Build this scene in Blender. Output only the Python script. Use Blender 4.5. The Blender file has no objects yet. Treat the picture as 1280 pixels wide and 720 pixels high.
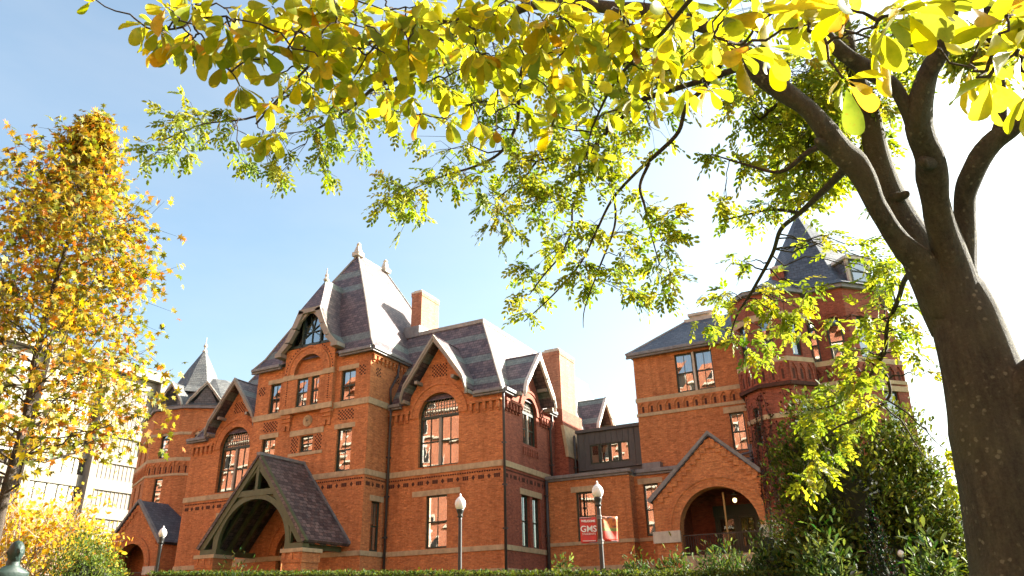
import bpy, bmesh, math, random
import numpy as np
from mathutils import Vector, Matrix
from mathutils.geometry import tessellate_polygon
rnd = random.Random(7)
RG = np.random.default_rng(11)
PI = math.pi
scene = bpy.context.scene
C = scene.collection

# ------------------------------------------------------------------ camera
FOC = 937.09                                   # focal length in pixels of the 1280 px wide photograph
yaw, pit, rol = [math.radians(a) for a in (-27.165, 23.683, -1.256)]
fw = Vector((math.sin(yaw)*math.cos(pit), math.cos(yaw)*math.cos(pit), math.sin(pit)))
r0 = Vector((math.cos(yaw), -math.sin(yaw), 0)); u0_ = r0.cross(fw)
RT = r0*math.cos(rol) + u0_*math.sin(rol); UP = -r0*math.sin(rol) + u0_*math.cos(rol)
cam_d = bpy.data.cameras.new('camera'); cam = bpy.data.objects.new('camera', cam_d); C.objects.link(cam)
M = Matrix((RT, UP, -fw)).transposed().to_4x4()
cam.matrix_world = M                            # the eye is the origin; the lawn lies 1.5 m below it
cam_d.sensor_width = 36; cam_d.lens = FOC*36/1280; cam_d.clip_end = 4000; cam_d.clip_start = 0.05
scene.camera = cam

# ------------------------------------------------------------------ light
SUN_AZ, SUN_EL = 44.0, 28.0                     # azimuth to the right of +Y, elevation
w = bpy.data.worlds.new('World'); scene.world = w; w.use_nodes = True
nt = w.node_tree; bg = nt.nodes['Background']
sky = nt.nodes.new('ShaderNodeTexSky'); sky.sky_type = 'NISHITA'; sky.sun_disc = False
sky.sun_elevation = math.radians(SUN_EL); sky.sun_rotation = math.radians(SUN_AZ)
sky.air_density = 1.0; sky.dust_density = 3.6; sky.ozone_density = 0.0
tcw = nt.nodes.new('ShaderNodeTexCoord'); mpw = nt.nodes.new('ShaderNodeMapping'); mpw.inputs['Scale'].default_value = (1.2, 1.2, 3.5); nt.links.new(tcw.outputs['Generated'], mpw.inputs[0])
nzw = nt.nodes.new('ShaderNodeTexNoise'); nzw.inputs['Scale'].default_value = 1.6; nzw.inputs['Detail'].default_value = 7; nzw.inputs['Roughness'].default_value = .55; nt.links.new(mpw.outputs[0], nzw.inputs[0])
rpw = nt.nodes.new('ShaderNodeMapRange'); rpw.inputs[1].default_value = .3; rpw.inputs[2].default_value = .75; rpw.inputs[3].default_value = .0; rpw.inputs[4].default_value = .28; nt.links.new(nzw.outputs[0], rpw.inputs[0])
mxw = nt.nodes.new('ShaderNodeMix'); mxw.data_type = 'RGBA'; mxw.clamp_result = False; nt.links.new(rpw.outputs[0], mxw.inputs[0]); hz_ = nt.nodes.new('ShaderNodeMix'); hz_.data_type = 'RGBA'; hz_.blend_type = 'MULTIPLY'; hz_.inputs[0].default_value = 1; hz_.inputs[7].default_value = (.9, 1.03, 1.0, 1); nt.links.new(sky.outputs[0], hz_.inputs[6]); nt.links.new(hz_.outputs[2], mxw.inputs[6]); mxw.inputs[7].default_value = (3.0, 3.0, 3.0, 1)   # added whitish noise veil, mixed in to pale the sky
nt.links.new(mxw.outputs[2], bg.inputs[0]); bg.inputs[1].default_value = 0.064
sl = bpy.data.lights.new('sun', 'SUN'); sl.energy = 5.0; sl.angle = math.radians(0.53); sl.color = (1, .93, .82)
so = bpy.data.objects.new('sun', sl); C.objects.link(so)
sd = Vector((math.sin(math.radians(SUN_AZ))*math.cos(math.radians(SUN_EL)), math.cos(math.radians(SUN_AZ))*math.cos(math.radians(SUN_EL)), math.sin(math.radians(SUN_EL))))
so.rotation_euler = sd.to_track_quat('Z', 'Y').to_euler()
vs = scene.view_settings; vs.view_transform = 'Standard'; vs.look = 'None'; vs.gamma = 1; vs.exposure = 2.52; vs.use_curve_mapping = False

# ------------------------------------------------------------------ helpers
def tag(o, label=None, cat=None, group=None, kind=None):
    if label: o['label'] = label
    if cat: o['category'] = cat
    if group: o['group'] = group
    if kind: o['kind'] = kind
    return o
def empty(name, loc=(0, 0, 0), label=None, cat=None, group=None):
    o = bpy.data.objects.new(name, None); C.objects.link(o); o.location = loc; o.empty_display_size = .3
    return tag(o, label, cat, group)
def link(name, me, m, parent=None, loc=None):
    o = bpy.data.objects.new(name, me); C.objects.link(o)
    if m: me.materials.append(m)
    if parent is not None:
        o.parent = parent
        base = Vector((0, 0, 0)); q = parent
        while q: base += q.location; q = q.parent
        o.location = -base if loc is None else loc
    return o
class Fr:
    """a wall's own axes: u to the right along it, w up, d outwards"""
    def __init__(s, O, U): s.O = O; s.U = U; s.N = (U[1], -U[0])
    def P(s, u, w, d=0.): return (s.O[0]+s.U[0]*u+s.N[0]*d, s.O[1]+s.U[1]*u+s.N[1]*d, w)
def front(Y): return Fr((0, Y), (1, 0))         # faces the camera, u = X
def side(X): return Fr((X, 0), (0, 1))          # faces right, u = Y
def edge(p, q):
    l = math.hypot(q[0]-p[0], q[1]-p[1]); return Fr(p, ((q[0]-p[0])/l, (q[1]-p[1])/l)), l
class MB:
    def __init__(s): s.v = []; s.f = []
    def add(s, pts, faces):
        n = len(s.v); s.v += [tuple(p) for p in pts]; s.f += [tuple(i+n for i in f) for f in faces]; return s
    def poly(s, pts): return s.add(pts, [tuple(range(len(pts)))])
    def hexa(s, a, b): 
        n = len(a)
        return s.add(list(a)+list(b), [tuple(range(n))[::-1], tuple(range(n, 2*n))]+[(i, (i+1) % n, n+(i+1) % n, n+i) for i in range(n)])
    def box(s, x0, x1, y0, y1, z0, z1):
        return s.hexa([(x0, y0, z0), (x1, y0, z0), (x1, y1, z0), (x0, y1, z0)], [(x0, y0, z1), (x1, y0, z1), (x1, y1, z1), (x0, y1, z1)])
    def fbox(s, fr, u0, u1, w0, w1, d0, d1): return s.prism(fr, [(u0, w0), (u1, w0), (u1, w1), (u0, w1)], d0, d1)
    def prism(s, fr, pl, d0, d1): return s.hexa([fr.P(u, w, d0) for u, w in pl], [fr.P(u, w, d1) for u, w in pl])
    def ring(s, fr, cu, cw, ra, rb, a0, a1, d0, d1, n=20):
        for i in range(n):
            a, b = a0+(a1-a0)*i/n, a0+(a1-a0)*(i+1)/n
            s.prism(fr, [(cu+r*math.cos(t), cw+r*math.sin(t)) for r, t in ((ra, a), (rb, a), (rb, b), (ra, b))], d0, d1)
        return s
    def bar(s, fr, p, q, wd, d0, d1):
        dx, dy = q[0]-p[0], q[1]-p[1]; l = math.hypot(dx, dy); nx, ny = -dy/l*wd/2, dx/l*wd/2
        return s.prism(fr, [(p[0]+nx, p[1]+ny), (p[0]-nx, p[1]-ny), (q[0]-nx, q[1]-ny), (q[0]+nx, q[1]+ny)], d0, d1)
    def tube(s, path, rad, n=8, cap=True):
        path = [Vector(p) for p in path]; k = len(path)
        if not hasattr(rad, '__len__'): rad = [rad]*k
        base = len(s.v); ref = None
        for i, p in enumerate(path):
            t = (path[min(i+1, k-1)]-path[max(i-1, 0)]).normalized()
            if ref is None: ref = t.orthogonal().normalized()
            ref = (ref-t*ref.dot(t)); ref = ref.normalized() if ref.length > 1e-6 else t.orthogonal().normalized()
            b = t.cross(ref)
            for j in range(n):
                a = 2*PI*j/n; s.v.append(tuple(p+(ref*math.cos(a)+b*math.sin(a))*rad[i]))
        for i in range(k-1):
            for j in range(n):
                s.f.append((base+i*n+j, base+i*n+(j+1) % n, base+(i+1)*n+(j+1) % n, base+(i+1)*n+j))
        if cap: s.f.append(tuple(base+j for j in range(n))[::-1]); s.f.append(tuple(base+(k-1)*n+j for j in range(n)))
        return s
    def lathe(s, c, prof, n=16):
        base = len(s.v); k = len(prof)
        for r, z in prof:
            for j in range(n): a = 2*PI*j/n; s.v.append((c[0]+r*math.cos(a), c[1]+r*math.sin(a), c[2]+z))
        for i in range(k-1):
            for j in range(n): s.f.append((base+i*n+j, base+i*n+(j+1) % n, base+(i+1)*n+(j+1) % n, base+(i+1)*n+j))
        s.f.append(tuple(base+j for j in range(n))[::-1]); s.f.append(tuple(base+(k-1)*n+j for j in range(n))); return s
    def build(s, name, m, parent=None, smooth=False, bevel=0):
        me = bpy.data.meshes.new(name); me.from_pydata(s.v, [], s.f); me.update()
        if smooth: me.polygons.foreach_set('use_smooth', [True]*len(me.polygons))
        o = link(name, me, m, parent)
        if bevel:
            b = o.modifiers.new('bevel', 'BEVEL'); b.width = bevel; b.segments = 2; b.limit_method = 'ANGLE'
        return o

# ------------------------------------------------------------------ materials
def mat(name): 
    m = bpy.data.materials.new(name); m.use_nodes = True; n = m.node_tree; return m, n, n.nodes['Principled BSDF']
def nd(n, t, **kw):
    x = n.nodes.new(t)
    for k, v in kw.items():
        if k.startswith('i_'): x.inputs[int(k[2:])].default_value = v
        else: setattr(x, k, v)
    return x
def math_n(n, op, a, b=None, c=None):
    x = n.nodes.new('ShaderNodeMath'); x.operation = op
    for i, v in enumerate((a, b, c)):
        if v is None: continue
        if isinstance(v, (int, float)): x.inputs[i].default_value = v
        else: n.links.new(v, x.inputs[i])
    return x.outputs[0]
def mixc(n, fac, a, b, blend='MIX'):
    x = n.nodes.new('ShaderNodeMix'); x.data_type = 'RGBA'; x.blend_type = blend
    for sock, v in ((x.inputs[0], fac), (x.inputs[6], a), (x.inputs[7], b)):
        if isinstance(v, (int, float)): sock.default_value = v
        elif isinstance(v, tuple): sock.default_value = (*v, 1) if len(v) == 3 else v
        else: n.links.new(v, sock)
    return x.outputs[2]
def noise(n, vec, scale, detail=4, rough=.6):
    x = nd(n, 'ShaderNodeTexNoise'); x.inputs['Scale'].default_value = scale; x.inputs['Detail'].default_value = detail; x.inputs['Roughness'].default_value = rough
    if vec is not None: n.links.new(vec, x.inputs['Vector'])
    return x.outputs[0]
def ramp(n, f, stops):
    x = nd(n, 'ShaderNodeValToRGB'); e = x.color_ramp.elements
    while len(e) < len(stops): e.new(.5)
    for el, (p, c) in zip(e, stops): el.position = p; el.color = (*c, 1) if len(c) == 3 else c
    n.links.new(f, x.inputs[0]); return x.outputs[0]
def wall_uv(n):
    """vector laid on upright faces in metres: (x or y along the wall, z)"""
    g = nd(n, 'ShaderNodeNewGeometry'); sp = nd(n, 'ShaderNodeSeparateXYZ'); n.links.new(g.outputs['Position'], sp.inputs[0])
    sn = nd(n, 'ShaderNodeSeparateXYZ'); n.links.new(g.outputs['True Normal'], sn.inputs[0])
    ax = math_n(n, 'ABSOLUTE', sn.outputs[0]); ay = math_n(n, 'ABSOLUTE', sn.outputs[1])
    t = math_n(n, 'GREATER_THAN', ax, ay)
    u = math_n(n, 'ADD', math_n(n, 'MULTIPLY', sp.outputs[1], t), math_n(n, 'MULTIPLY', sp.outputs[0], math_n(n, 'SUBTRACT', 1., t)))
    cb = nd(n, 'ShaderNodeCombineXYZ'); n.links.new(u, cb.inputs[0]); n.links.new(sp.outputs[2], cb.inputs[1])
    return cb.outputs[0], g.outputs['Position'], sp.outputs[2]
def bump(n, h, strength, dist, bsdf):
    b = nd(n, 'ShaderNodeBump'); b.inputs['Strength'].default_value = strength; b.inputs['Distance'].default_value = dist
    n.links.new(h, b.inputs['Height']); n.links.new(b.outputs[0], bsdf.inputs['Normal'])
def brick(name, c1, c2, mortar, dirt=.35):
    m, n, b = mat(name); uv, pos, z = wall_uv(n)
    t = nd(n, 'ShaderNodeTexBrick', offset=.5); n.links.new(uv, t.inputs['Vector'])
    t.inputs['Scale'].default_value = 1; t.inputs['Brick Width'].default_value = .215; t.inputs['Row Height'].default_value = .072
    t.inputs['Mortar Size'].default_value = .006; t.inputs['Mortar Smooth'].default_value = .3; t.inputs['Bias'].default_value = -.1
    t.inputs['Color1'].default_value = (*c1, 1); t.inputs['Color2'].default_value = (*c2, 1); t.inputs['Mortar'].default_value = (*mortar, 1)
    mp = nd(n, 'ShaderNodeMapping'); mp.inputs['Scale'].default_value = (1, 1, .35); n.links.new(pos, mp.inputs[0])
    big = noise(n, mp.outputs[0], .55, 6, .65); fine = noise(n, uv, 9, 3, .7)
    sm = ramp(n, big, [(.3, (.62, .58, .56)), (.52, (1, 1, 1)), (.75, (1.12, 1.1, 1.06))])
    fn = ramp(n, fine, [(.3, (.72, .72, .72)), (.7, (1.2, 1.2, 1.2))])
    mq = nd(n, 'ShaderNodeMapping'); mq.inputs['Scale'].default_value = (1.5, 1.5, .12); n.links.new(pos, mq.inputs[0])
    strk = ramp(n, noise(n, mq.outputs[0], 1.1, 6, .65), [(.36, (.66, .62, .6)), (.5, (1, 1, 1)), (.7, (1.1, 1.12, 1.12))])
    c = mixc(n, dirt*1.6, t.outputs[0], sm, 'MULTIPLY'); c = mixc(n, .55, c, strk, 'MULTIPLY')
    vb = nd(n, 'ShaderNodeTexVoronoi'); mv = nd(n, 'ShaderNodeMapping'); mv.inputs['Scale'].default_value = (4.6, 13.9, 1); n.links.new(uv, mv.inputs[0]); n.links.new(mv.outputs[0], vb.inputs[0]); vb.inputs['Scale'].default_value = 1
    sv = nd(n, 'ShaderNodeSeparateColor'); n.links.new(vb.outputs[1], sv.inputs[0])
    c = mixc(n, .7, c, ramp(n, sv.outputs[0], [(0, (.6, .56, .56)), (.25, (.92, .9, .9)), (.8, (1.06, 1.05, 1.0)), (1, (1.3, 1.35, 1.3))]), 'MULTIPLY'); c = mixc(n, .8, c, fn, 'MULTIPLY')
    n.links.new(c, b.inputs['Base Color']); b.inputs['Roughness'].default_value = .88
    hh = math_n(n, 'SUBTRACT', fine, math_n(n, 'MULTIPLY', t.outputs[1], 1.5)); bump(n, hh, .5, .012, b); return m
BRICK = brick('orange_brick', (.59, .21, .066), (.49, .152, .046), (.44, .27, .14))
BRICKD = brick('dark_brick', (.085, .024, .013), (.055, .018, .011), (.1, .05, .03))
BRICKR = brick('red_brick', (.33, .085, .042), (.25, .058, .03), (.27, .14, .1), .5)
BRICKO = brick('hall_brick', (.44, .15, .07), (.34, .1, .05), (.45, .34, .26))
def stone(name, c, var=.3, rough=.8, sc=3.):
    m, n, b = mat(name); uv, pos, z = wall_uv(n)
    f = noise(n, pos, sc, 6, .7); col = ramp(n, f, [(.25, tuple(x*(1-var) for x in c)), (.55, c), (.8, tuple(min(1, x*(1+var*.5)) for x in c))])
    mp = nd(n, 'ShaderNodeMapping'); mp.inputs['Scale'].default_value = (4, 4, .6); n.links.new(pos, mp.inputs[0])
    st = ramp(n, noise(n, mp.outputs[0], 1.2, 4, .6), [(.35, (.7, .68, .64)), (.6, (1, 1, 1))])
    col = mixc(n, var*1.5, col, st, 'MULTIPLY')
    n.links.new(col, b.inputs['Base Color']); b.inputs['Roughness'].default_value = rough; bump(n, noise(n, pos, sc*8, 4, .7), .25, .01, b); return m
STONE = stone('buff_sandstone', (.5, .375, .22), .35)
STONEP = stone('pale_stone', (.56, .5, .4), .3)
WHITE = stone('weathered_white_paint', (.66, .61, .52), .2, .6)
GREYT = stone('grey_painted_timber', (.3, .265, .21), .2, .6)
GREEN = stone('dark_green_paint', (.016, .038, .024), .25, .45)
OLIVE = stone('olive_green_paint', (.082, .1, .043), .3, .5)
LEAD = stone('lead_sheet', (.2, .2, .2), .4, .5)
COPING = stone('grey_stone_coping', (.33, .31, .28), .35, .8)
IRON = stone('black_iron', (.022, .022, .023), .2, .45)
PIPE = stone('dark_brown_pipe', (.055, .048, .045), .3, .5)
ZINC = stone('dark_zinc_cladding', (.075, .08, .08), .25, .55)
CONC = stone('pale_concrete', (.22, .195, .165), .2, .85, 1.)
CONCD = stone('grey_concrete_panel', (.16, .145, .12), .25, .85, 1.)
PINK = stone('pale_pink_block', (.45, .26, .2), .15, .85, 1.)
BRONZE = stone('green_bronze', (.014, .036, .03), .45, .55, 9.)
WOOD = stone('door_wood', (.11, .045, .016), .35, .45)
BRASS = stone('brass', (.35, .2, .05), .2, .35)
DARKRM = stone('dark_room_sheet', (.014, .012, .01), .2, .9)  # near-black colour that stands in for the shade of unlit rooms
CURT = stone('pale_curtain', (.5, .45, .36), .15, .9)
def slate(name, ca, cb, green, bands, tw=.34, th=.2):
    m, n, b = mat(name); uv, pos, z = wall_uv(n)
    t = nd(n, 'ShaderNodeTexBrick', offset=.5); n.links.new(uv, t.inputs['Vector']); t.inputs['Scale'].default_value = 1
    t.inputs['Brick Width'].default_value = tw; t.inputs['Row Height'].default_value = th; t.inputs['Mortar Size'].default_value = .014; t.inputs['Bias'].default_value = 0
    t.inputs['Mortar Smooth'].default_value = .2
    t.inputs['Color1'].default_value = (*ca, 1); t.inputs['Color2'].default_value = (*cb, 1); t.inputs['Mortar'].default_value = (*[x*.35 for x in cb], 1)
    t2 = nd(n, 'ShaderNodeTexBrick', offset=.5); n.links.new(uv, t2.inputs['Vector']); t2.inputs['Scale'].default_value = 1
    t2.inputs['Brick Width'].default_value = tw; t2.inputs['Row Height'].default_value = th; t2.inputs['Mortar Size'].default_value = .009
    t2.inputs['Color1'].default_value = (*green, 1); t2.inputs['Color2'].default_value = (*[x*.72 for x in green], 1); t2.inputs['Mortar'].default_value = (*[x*.4 for x in green], 1)
    col = t.outputs[0]; f = None
    for z0, z1 in bands:
        k = math_n(n, 'MULTIPLY', math_n(n, 'GREATER_THAN', z, z0), math_n(n, 'LESS_THAN', z, z1)); f = k if f is None else math_n(n, 'ADD', f, k)
    if f is not None: col = mixc(n, f, col, t2.outputs[0])
    fine = noise(n, pos, 6, 4, .7); big = noise(n, pos, .7, 5, .6)
    col = mixc(n, .8, col, ramp(n, fine, [(.3, (.6, .6, .6)), (.7, (1.3, 1.3, 1.3))]), 'MULTIPLY')
    col = mixc(n, .6, col, ramp(n, big, [(.35, (.65, .66, .7)), (.65, (1.15, 1.1, 1.05))]), 'MULTIPLY')
    n.links.new(col, b.inputs['Base Color']); b.inputs['Roughness'].default_value = .52
    hh = math_n(n, 'SUBTRACT', fine, math_n(n, 'MULTIPLY', t.outputs[1], 2.)); bump(n, hh, .7, .02, b); return m
PUR, PUR2, GRN = (.2, .145, .142), (.08, .062, .07), (.21, .25, .225)
SLATE_T = slate('banded_slate_tower', PUR, PUR2, GRN, [(22.15, 22.75), (20.75, 21.3), (16.15, 16.7)])
SLATE_B = slate('banded_slate_mansard', PUR, PUR2, GRN, [(16.3, 16.75), (14.45, 14.95), (12.7, 13.15)])
SLATE_P = slate('brown_slate_porch', (.18, .13, .118), (.055, .041, .042), GRN, [])
SLATE_R = slate('blue_grey_slate', (.105, .122, .148), (.055, .068, .092), GRN, [])
SLATE_L = slate('grey_slate', (.15, .155, .15), (.1, .105, .105), GRN, [])
def glass(name, refl):
    m, n, b = mat(name); n.nodes.remove(b); out = n.nodes['Material Output']
    g = nd(n, 'ShaderNodeBsdfGlossy'); g.inputs['Roughness'].default_value = .012
    tr = nd(n, 'ShaderNodeBsdfTransparent'); tr.inputs[0].default_value = (.8, .84, .8, 1)
    geo = nd(n, 'ShaderNodeNewGeometry'); bp = nd(n, 'ShaderNodeBump'); bp.inputs['Strength'].default_value = .06; bp.inputs['Distance'].default_value = .012
    n.links.new(noise(n, geo.outputs['Position'], 1.6, 2, .5), bp.inputs['Height']); n.links.new(bp.outputs[0], g.inputs['Normal'])
    fr = nd(n, 'ShaderNodeFresnel'); fr.inputs[0].default_value = 1.5
    mx = nd(n, 'ShaderNodeMixShader'); n.links.new(math_n(n, 'MINIMUM', math_n(n, 'ADD', fr.outputs[0], refl), 1.), mx.inputs[0])
    n.links.new(tr.outputs[0], mx.inputs[1]); n.links.new(g.outputs[0], mx.inputs[2]); n.links.new(mx.outputs[0], out.inputs[0]); return m
GLASS = glass('old_window_glass', .34); DOORGLASS = glass('door_glass', .02)
def leafmat(name, trans=.5, rough=.5, spec=.3, mot=25.):
    """leaf with its own colour (attribute 'tint'), light coming through it"""
    m, n, b = mat(name); out = n.nodes['Material Output']
    a = nd(n, 'ShaderNodeAttribute', attribute_name='tint'); b.inputs['Roughness'].default_value = rough; b.inputs['Specular IOR Level'].default_value = spec
    gl_ = nd(n, 'ShaderNodeNewGeometry'); ac = mixc(n, .75, a.outputs[0], ramp(n, noise(n, gl_.outputs[0], mot, 3, .6), [(.3, (.62, .72, .6)), (.5, (1, 1, 1)), (.72, (1.25, 1.08, .9))]), 'MULTIPLY')
    n.links.new(ac, b.inputs['Base Color'])
    ac = mixc(n, ramp(n, noise(n, gl_.outputs[0], mot*2.6, 4, .7), [(.62, (0, 0, 0)), (.7, (.55, .55, .55))]), ac, (.2, .1, .02)); n.links.new(ac, b.inputs['Base Color'])
    tl = nd(n, 'ShaderNodeBsdfTranslucent'); n.links.new(mixc(n, .6, ac, (1.25, 1.1, .35), 'MULTIPLY'), tl.inputs[0])
    mx = nd(n, 'ShaderNodeMixShader'); mx.inputs[0].default_value = trans; n.links.new(b.outputs[0], mx.inputs[1]); n.links.new(tl.outputs[0], mx.inputs[2]); n.links.new(mx.outputs[0], out.inputs[0]); return m
LEAF = leafmat('leaf_blade', .55)
LEAFM = leafmat('thick_leaf_blade', .62, .42, .22)
LEAFS = leafmat('shrub_leaf', .4, .55, .1)
def bark(name, c, lich):
    m, n, b = mat(name); g = nd(n, 'ShaderNodeNewGeometry'); mp = nd(n, 'ShaderNodeMapping'); mp.inputs['Scale'].default_value = (1, 1, .22); n.links.new(g.outputs[0], mp.inputs[0])
    f = noise(n, mp.outputs[0], 11, 8, .75); f = math_n(n, 'ADD', math_n(n, 'MULTIPLY', f, .62), math_n(n, 'MULTIPLY', noise(n, g.outputs[0], 38, 5, .75), .38)); col = ramp(n, f, [(.36, tuple(x*.25 for x in c)), (.52, c), (.68, tuple(x*2.1 for x in c))])
    if lich:
        v = nd(n, 'ShaderNodeTexVoronoi'); v.inputs['Scale'].default_value = 15; n.links.new(g.outputs[0], v.inputs[0])
        s = ramp(n, math_n(n, 'ADD', v.outputs[0], math_n(n, 'MULTIPLY', noise(n, g.outputs[0], 20, 5, .75), .8)), [(.56, (1, 1, 1)), (.66, (0, 0, 0))])
        s2 = math_n(n, 'MULTIPLY', s, ramp(n, noise(n, g.outputs[0], 2.6, 5, .7), [(.46, (0, 0, 0)), (.56, (1, 1, 1))]))
        col = mixc(n, math_n(n, 'MULTIPLY', s2, .8), col, (.17, .165, .11))
        col = mixc(n, ramp(n, noise(n, g.outputs[0], 1.4, 4), [(.45, (0, 0, 0)), (.7, (.5, .5, .5))]), col, (.07, .075, .035))
    n.links.new(col, b.inputs['Base Color']); b.inputs['Roughness'].default_value = .9; bump(n, f, 1., .06, b); return m
BARK = bark('lichen_bark', (.043, .039, .026), True)
TWIG = bark('twig_bark', (.05, .036, .026), False)
TWIGG = bark('grey_twig_bark', (.36, .27, .21), False)
def grassm():
    m, n, b = mat('lawn'); g = nd(n, 'ShaderNodeNewGeometry')
    c = ramp(n, noise(n, g.outputs[0], 1.3, 8, .7), [(.3, (.02, .035, .008)), (.55, (.05, .08, .018)), (.75, (.09, .11, .03))])
    n.links.new(c, b.inputs['Base Color']); b.inputs['Roughness'].default_value = .9; bump(n, noise(n, g.outputs[0], 40, 4), .6, .05, b); return m

# ------------------------------------------------------------------ ground
def gz(x, y):
    pts = [(-4000, -1.5), (4, -1.5), (14, -.7), (22, .25), (27, .9), (35, 1.5), (4000, 1.5)]
    for (a, za), (b, zb) in zip(pts, pts[1:]):
        if a <= y <= b: return za+(zb-za)*(y-a)/(b-a)
xs = [-2500, -800, -300]+list(range(-140, 61, 4))+[100, 300, 800, 2500]
ys = [-2500, -800, -200, -100, -60]+list(range(-40, 61, 3))+[80, 120, 300, 900, 2800]
g = MB(); g.v = [(x, y, gz(x, y)) for y in ys for x in xs]; nx = len(xs)
g.f = [(j*nx+i, j*nx+i+1, (j+1)*nx+i+1, (j+1)*nx+i) for j in range(len(ys)-1) for i in range(nx-1)]
tag(g.build('ground', grassm(), smooth=True), kind='structure')

# ------------------------------------------------------------------ the college building
B = empty('college_building', (-32.4, 40, 1.5), 'large orange brick Victorian building with slate roofs, gables and arched porches', 'building')
def arcpts(cu, cw, r, a0, a1, n): return [(cu+r*math.cos(a0+(a1-a0)*i/n), cw+r*math.sin(a0+(a1-a0)*i/n)) for i in range(n+1)]
def hole_of(k):
    if k[0] == 'rect': _, u0, u1, w0, w1 = k[:5]; return [(u0, w0), (u1, w0), (u1, w1), (u0, w1)]
    _, cu, r, w0, ws = k[:5]; return [(cu-r, w0), (cu+r, w0)]+arcpts(cu, ws, r, 0, PI, 24)
def facade(fr, outline, holes, m=BRICK, name='wall', depth=.36, parent=None):
    mb = MB(); loops = [outline]+[h if isinstance(h, list) else hole_of(h) for h in holes]
    flat = [p for l in loops for p in l]
    tris = tessellate_polygon([[Vector((u, w_, 0)) for u, w_ in l] for l in loops])
    mb.add([fr.P(u, w_) for u, w_ in flat], tris)
    for l in loops[1:]:
        for a, b in zip(l, l[1:]+l[:1]): mb.poly([fr.P(*a), fr.P(*b), fr.P(*b, -depth), fr.P(*a, -depth)])
    return mb.build(name, m, parent or B)
def pane_quad(mb, fr, u0, u1, w0, w1, d):
    j = lambda: rnd.uniform(-.012, .012); mb.poly([fr.P(u0, w0, d+j()), fr.P(u1, w0, d+j()), fr.P(u1, w1, d+j()), fr.P(u0, w1, d+j())])
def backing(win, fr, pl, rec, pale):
    mb = MB(); mb.poly([fr.P(u, w_, -rec-.32) for u, w_ in pl]); mb.build('dark_room_sheet', DARKRM, win)  # dark sheet behind the glass in place of an unlit room
    if pale:
        us = [p[0] for p in pl]; ws = [p[1] for p in pl]; u0, u1, w0, w1 = min(us), max(us), min(ws), max(ws)
        a, b = {'top': (w0+(w1-w0)*.55, w1), 'all': (w0, w1), 'low': (w0, w0+(w1-w0)*.5)}[pale]
        mb = MB(); n = 14
        for i in range(n):                                   # a curtain in shallow folds
            x0, x1 = u0+(u1-u0)*i/n, u0+(u1-u0)*(i+1)/n; d0, d1 = (-.12, -.17) if i % 2 else (-.17, -.12)
            mb.poly([fr.P(x0, a, -rec+d0), fr.P(x1, a, -rec+d1), fr.P(x1, b, -rec+d1), fr.P(x0, b, -rec+d0)])
        mb.build('curtain', CURT, win)
def win_rect(fr, u0, u1, w0, w1, rec=.2, bars=1, lint=None, sill=None, pale=None, mid=.5, m=GREEN, parent=None):
    mb = MB(); t = .085; a, b = -rec-.02, -rec+.07
    mb.fbox(fr, u0, u0+t, w0, w1, a, b).fbox(fr, u1-t, u1, w0, w1, a, b).fbox(fr, u0+t, u1-t, w0, w0+t*1.2, a, b).fbox(fr, u0+t, u1-t, w1-t, w1, a, b)
    wm = w0+(w1-w0)*mid; mb.fbox(fr, u0+t, u1-t, wm-.035, wm+.035, a, b-.015)
    for i in range(bars):
        uc = u0+t+(u1-u0-2*t)*(i+1)/(bars+1); mb.fbox(fr, uc-.017, uc+.017, w0+t*1.2, wm-.035, a+.02, b-.035); mb.fbox(fr, uc-.017, uc+.017, wm+.035, w1-t, a+.04, b-.02)
    if pale is None: pale = rnd.choice([None, None, 'top', None, 'low', 'all'])
    win = mb.build('window', m, parent or B)
    mb = MB(); pane_quad(mb, fr, u0+t, u1-t, w0+t, wm, -rec+.0); pane_quad(mb, fr, u0+t, u1-t, wm, w1-t, -rec+.025); mb.build('pane', GLASS, win)
    backing(win, fr, [(u0, w0), (u1, w0), (u1, w1), (u0, w1)], rec, pale)
    if lint: h, e = lint[:2]; mb = MB(); mb.fbox(fr, u0-(lint[2] if len(lint) > 2 else e), u1+e, w1, w1+h, -.06, .035); mb.build('lintel', STONE, win, bevel=.012)
    if sill: mb = MB(); mb.fbox(fr, u0-.1, u1+.1, w0-sill, w0, -rec-.05, .09); mb.build('sill', STONE, win, bevel=.012)
    return win
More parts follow.
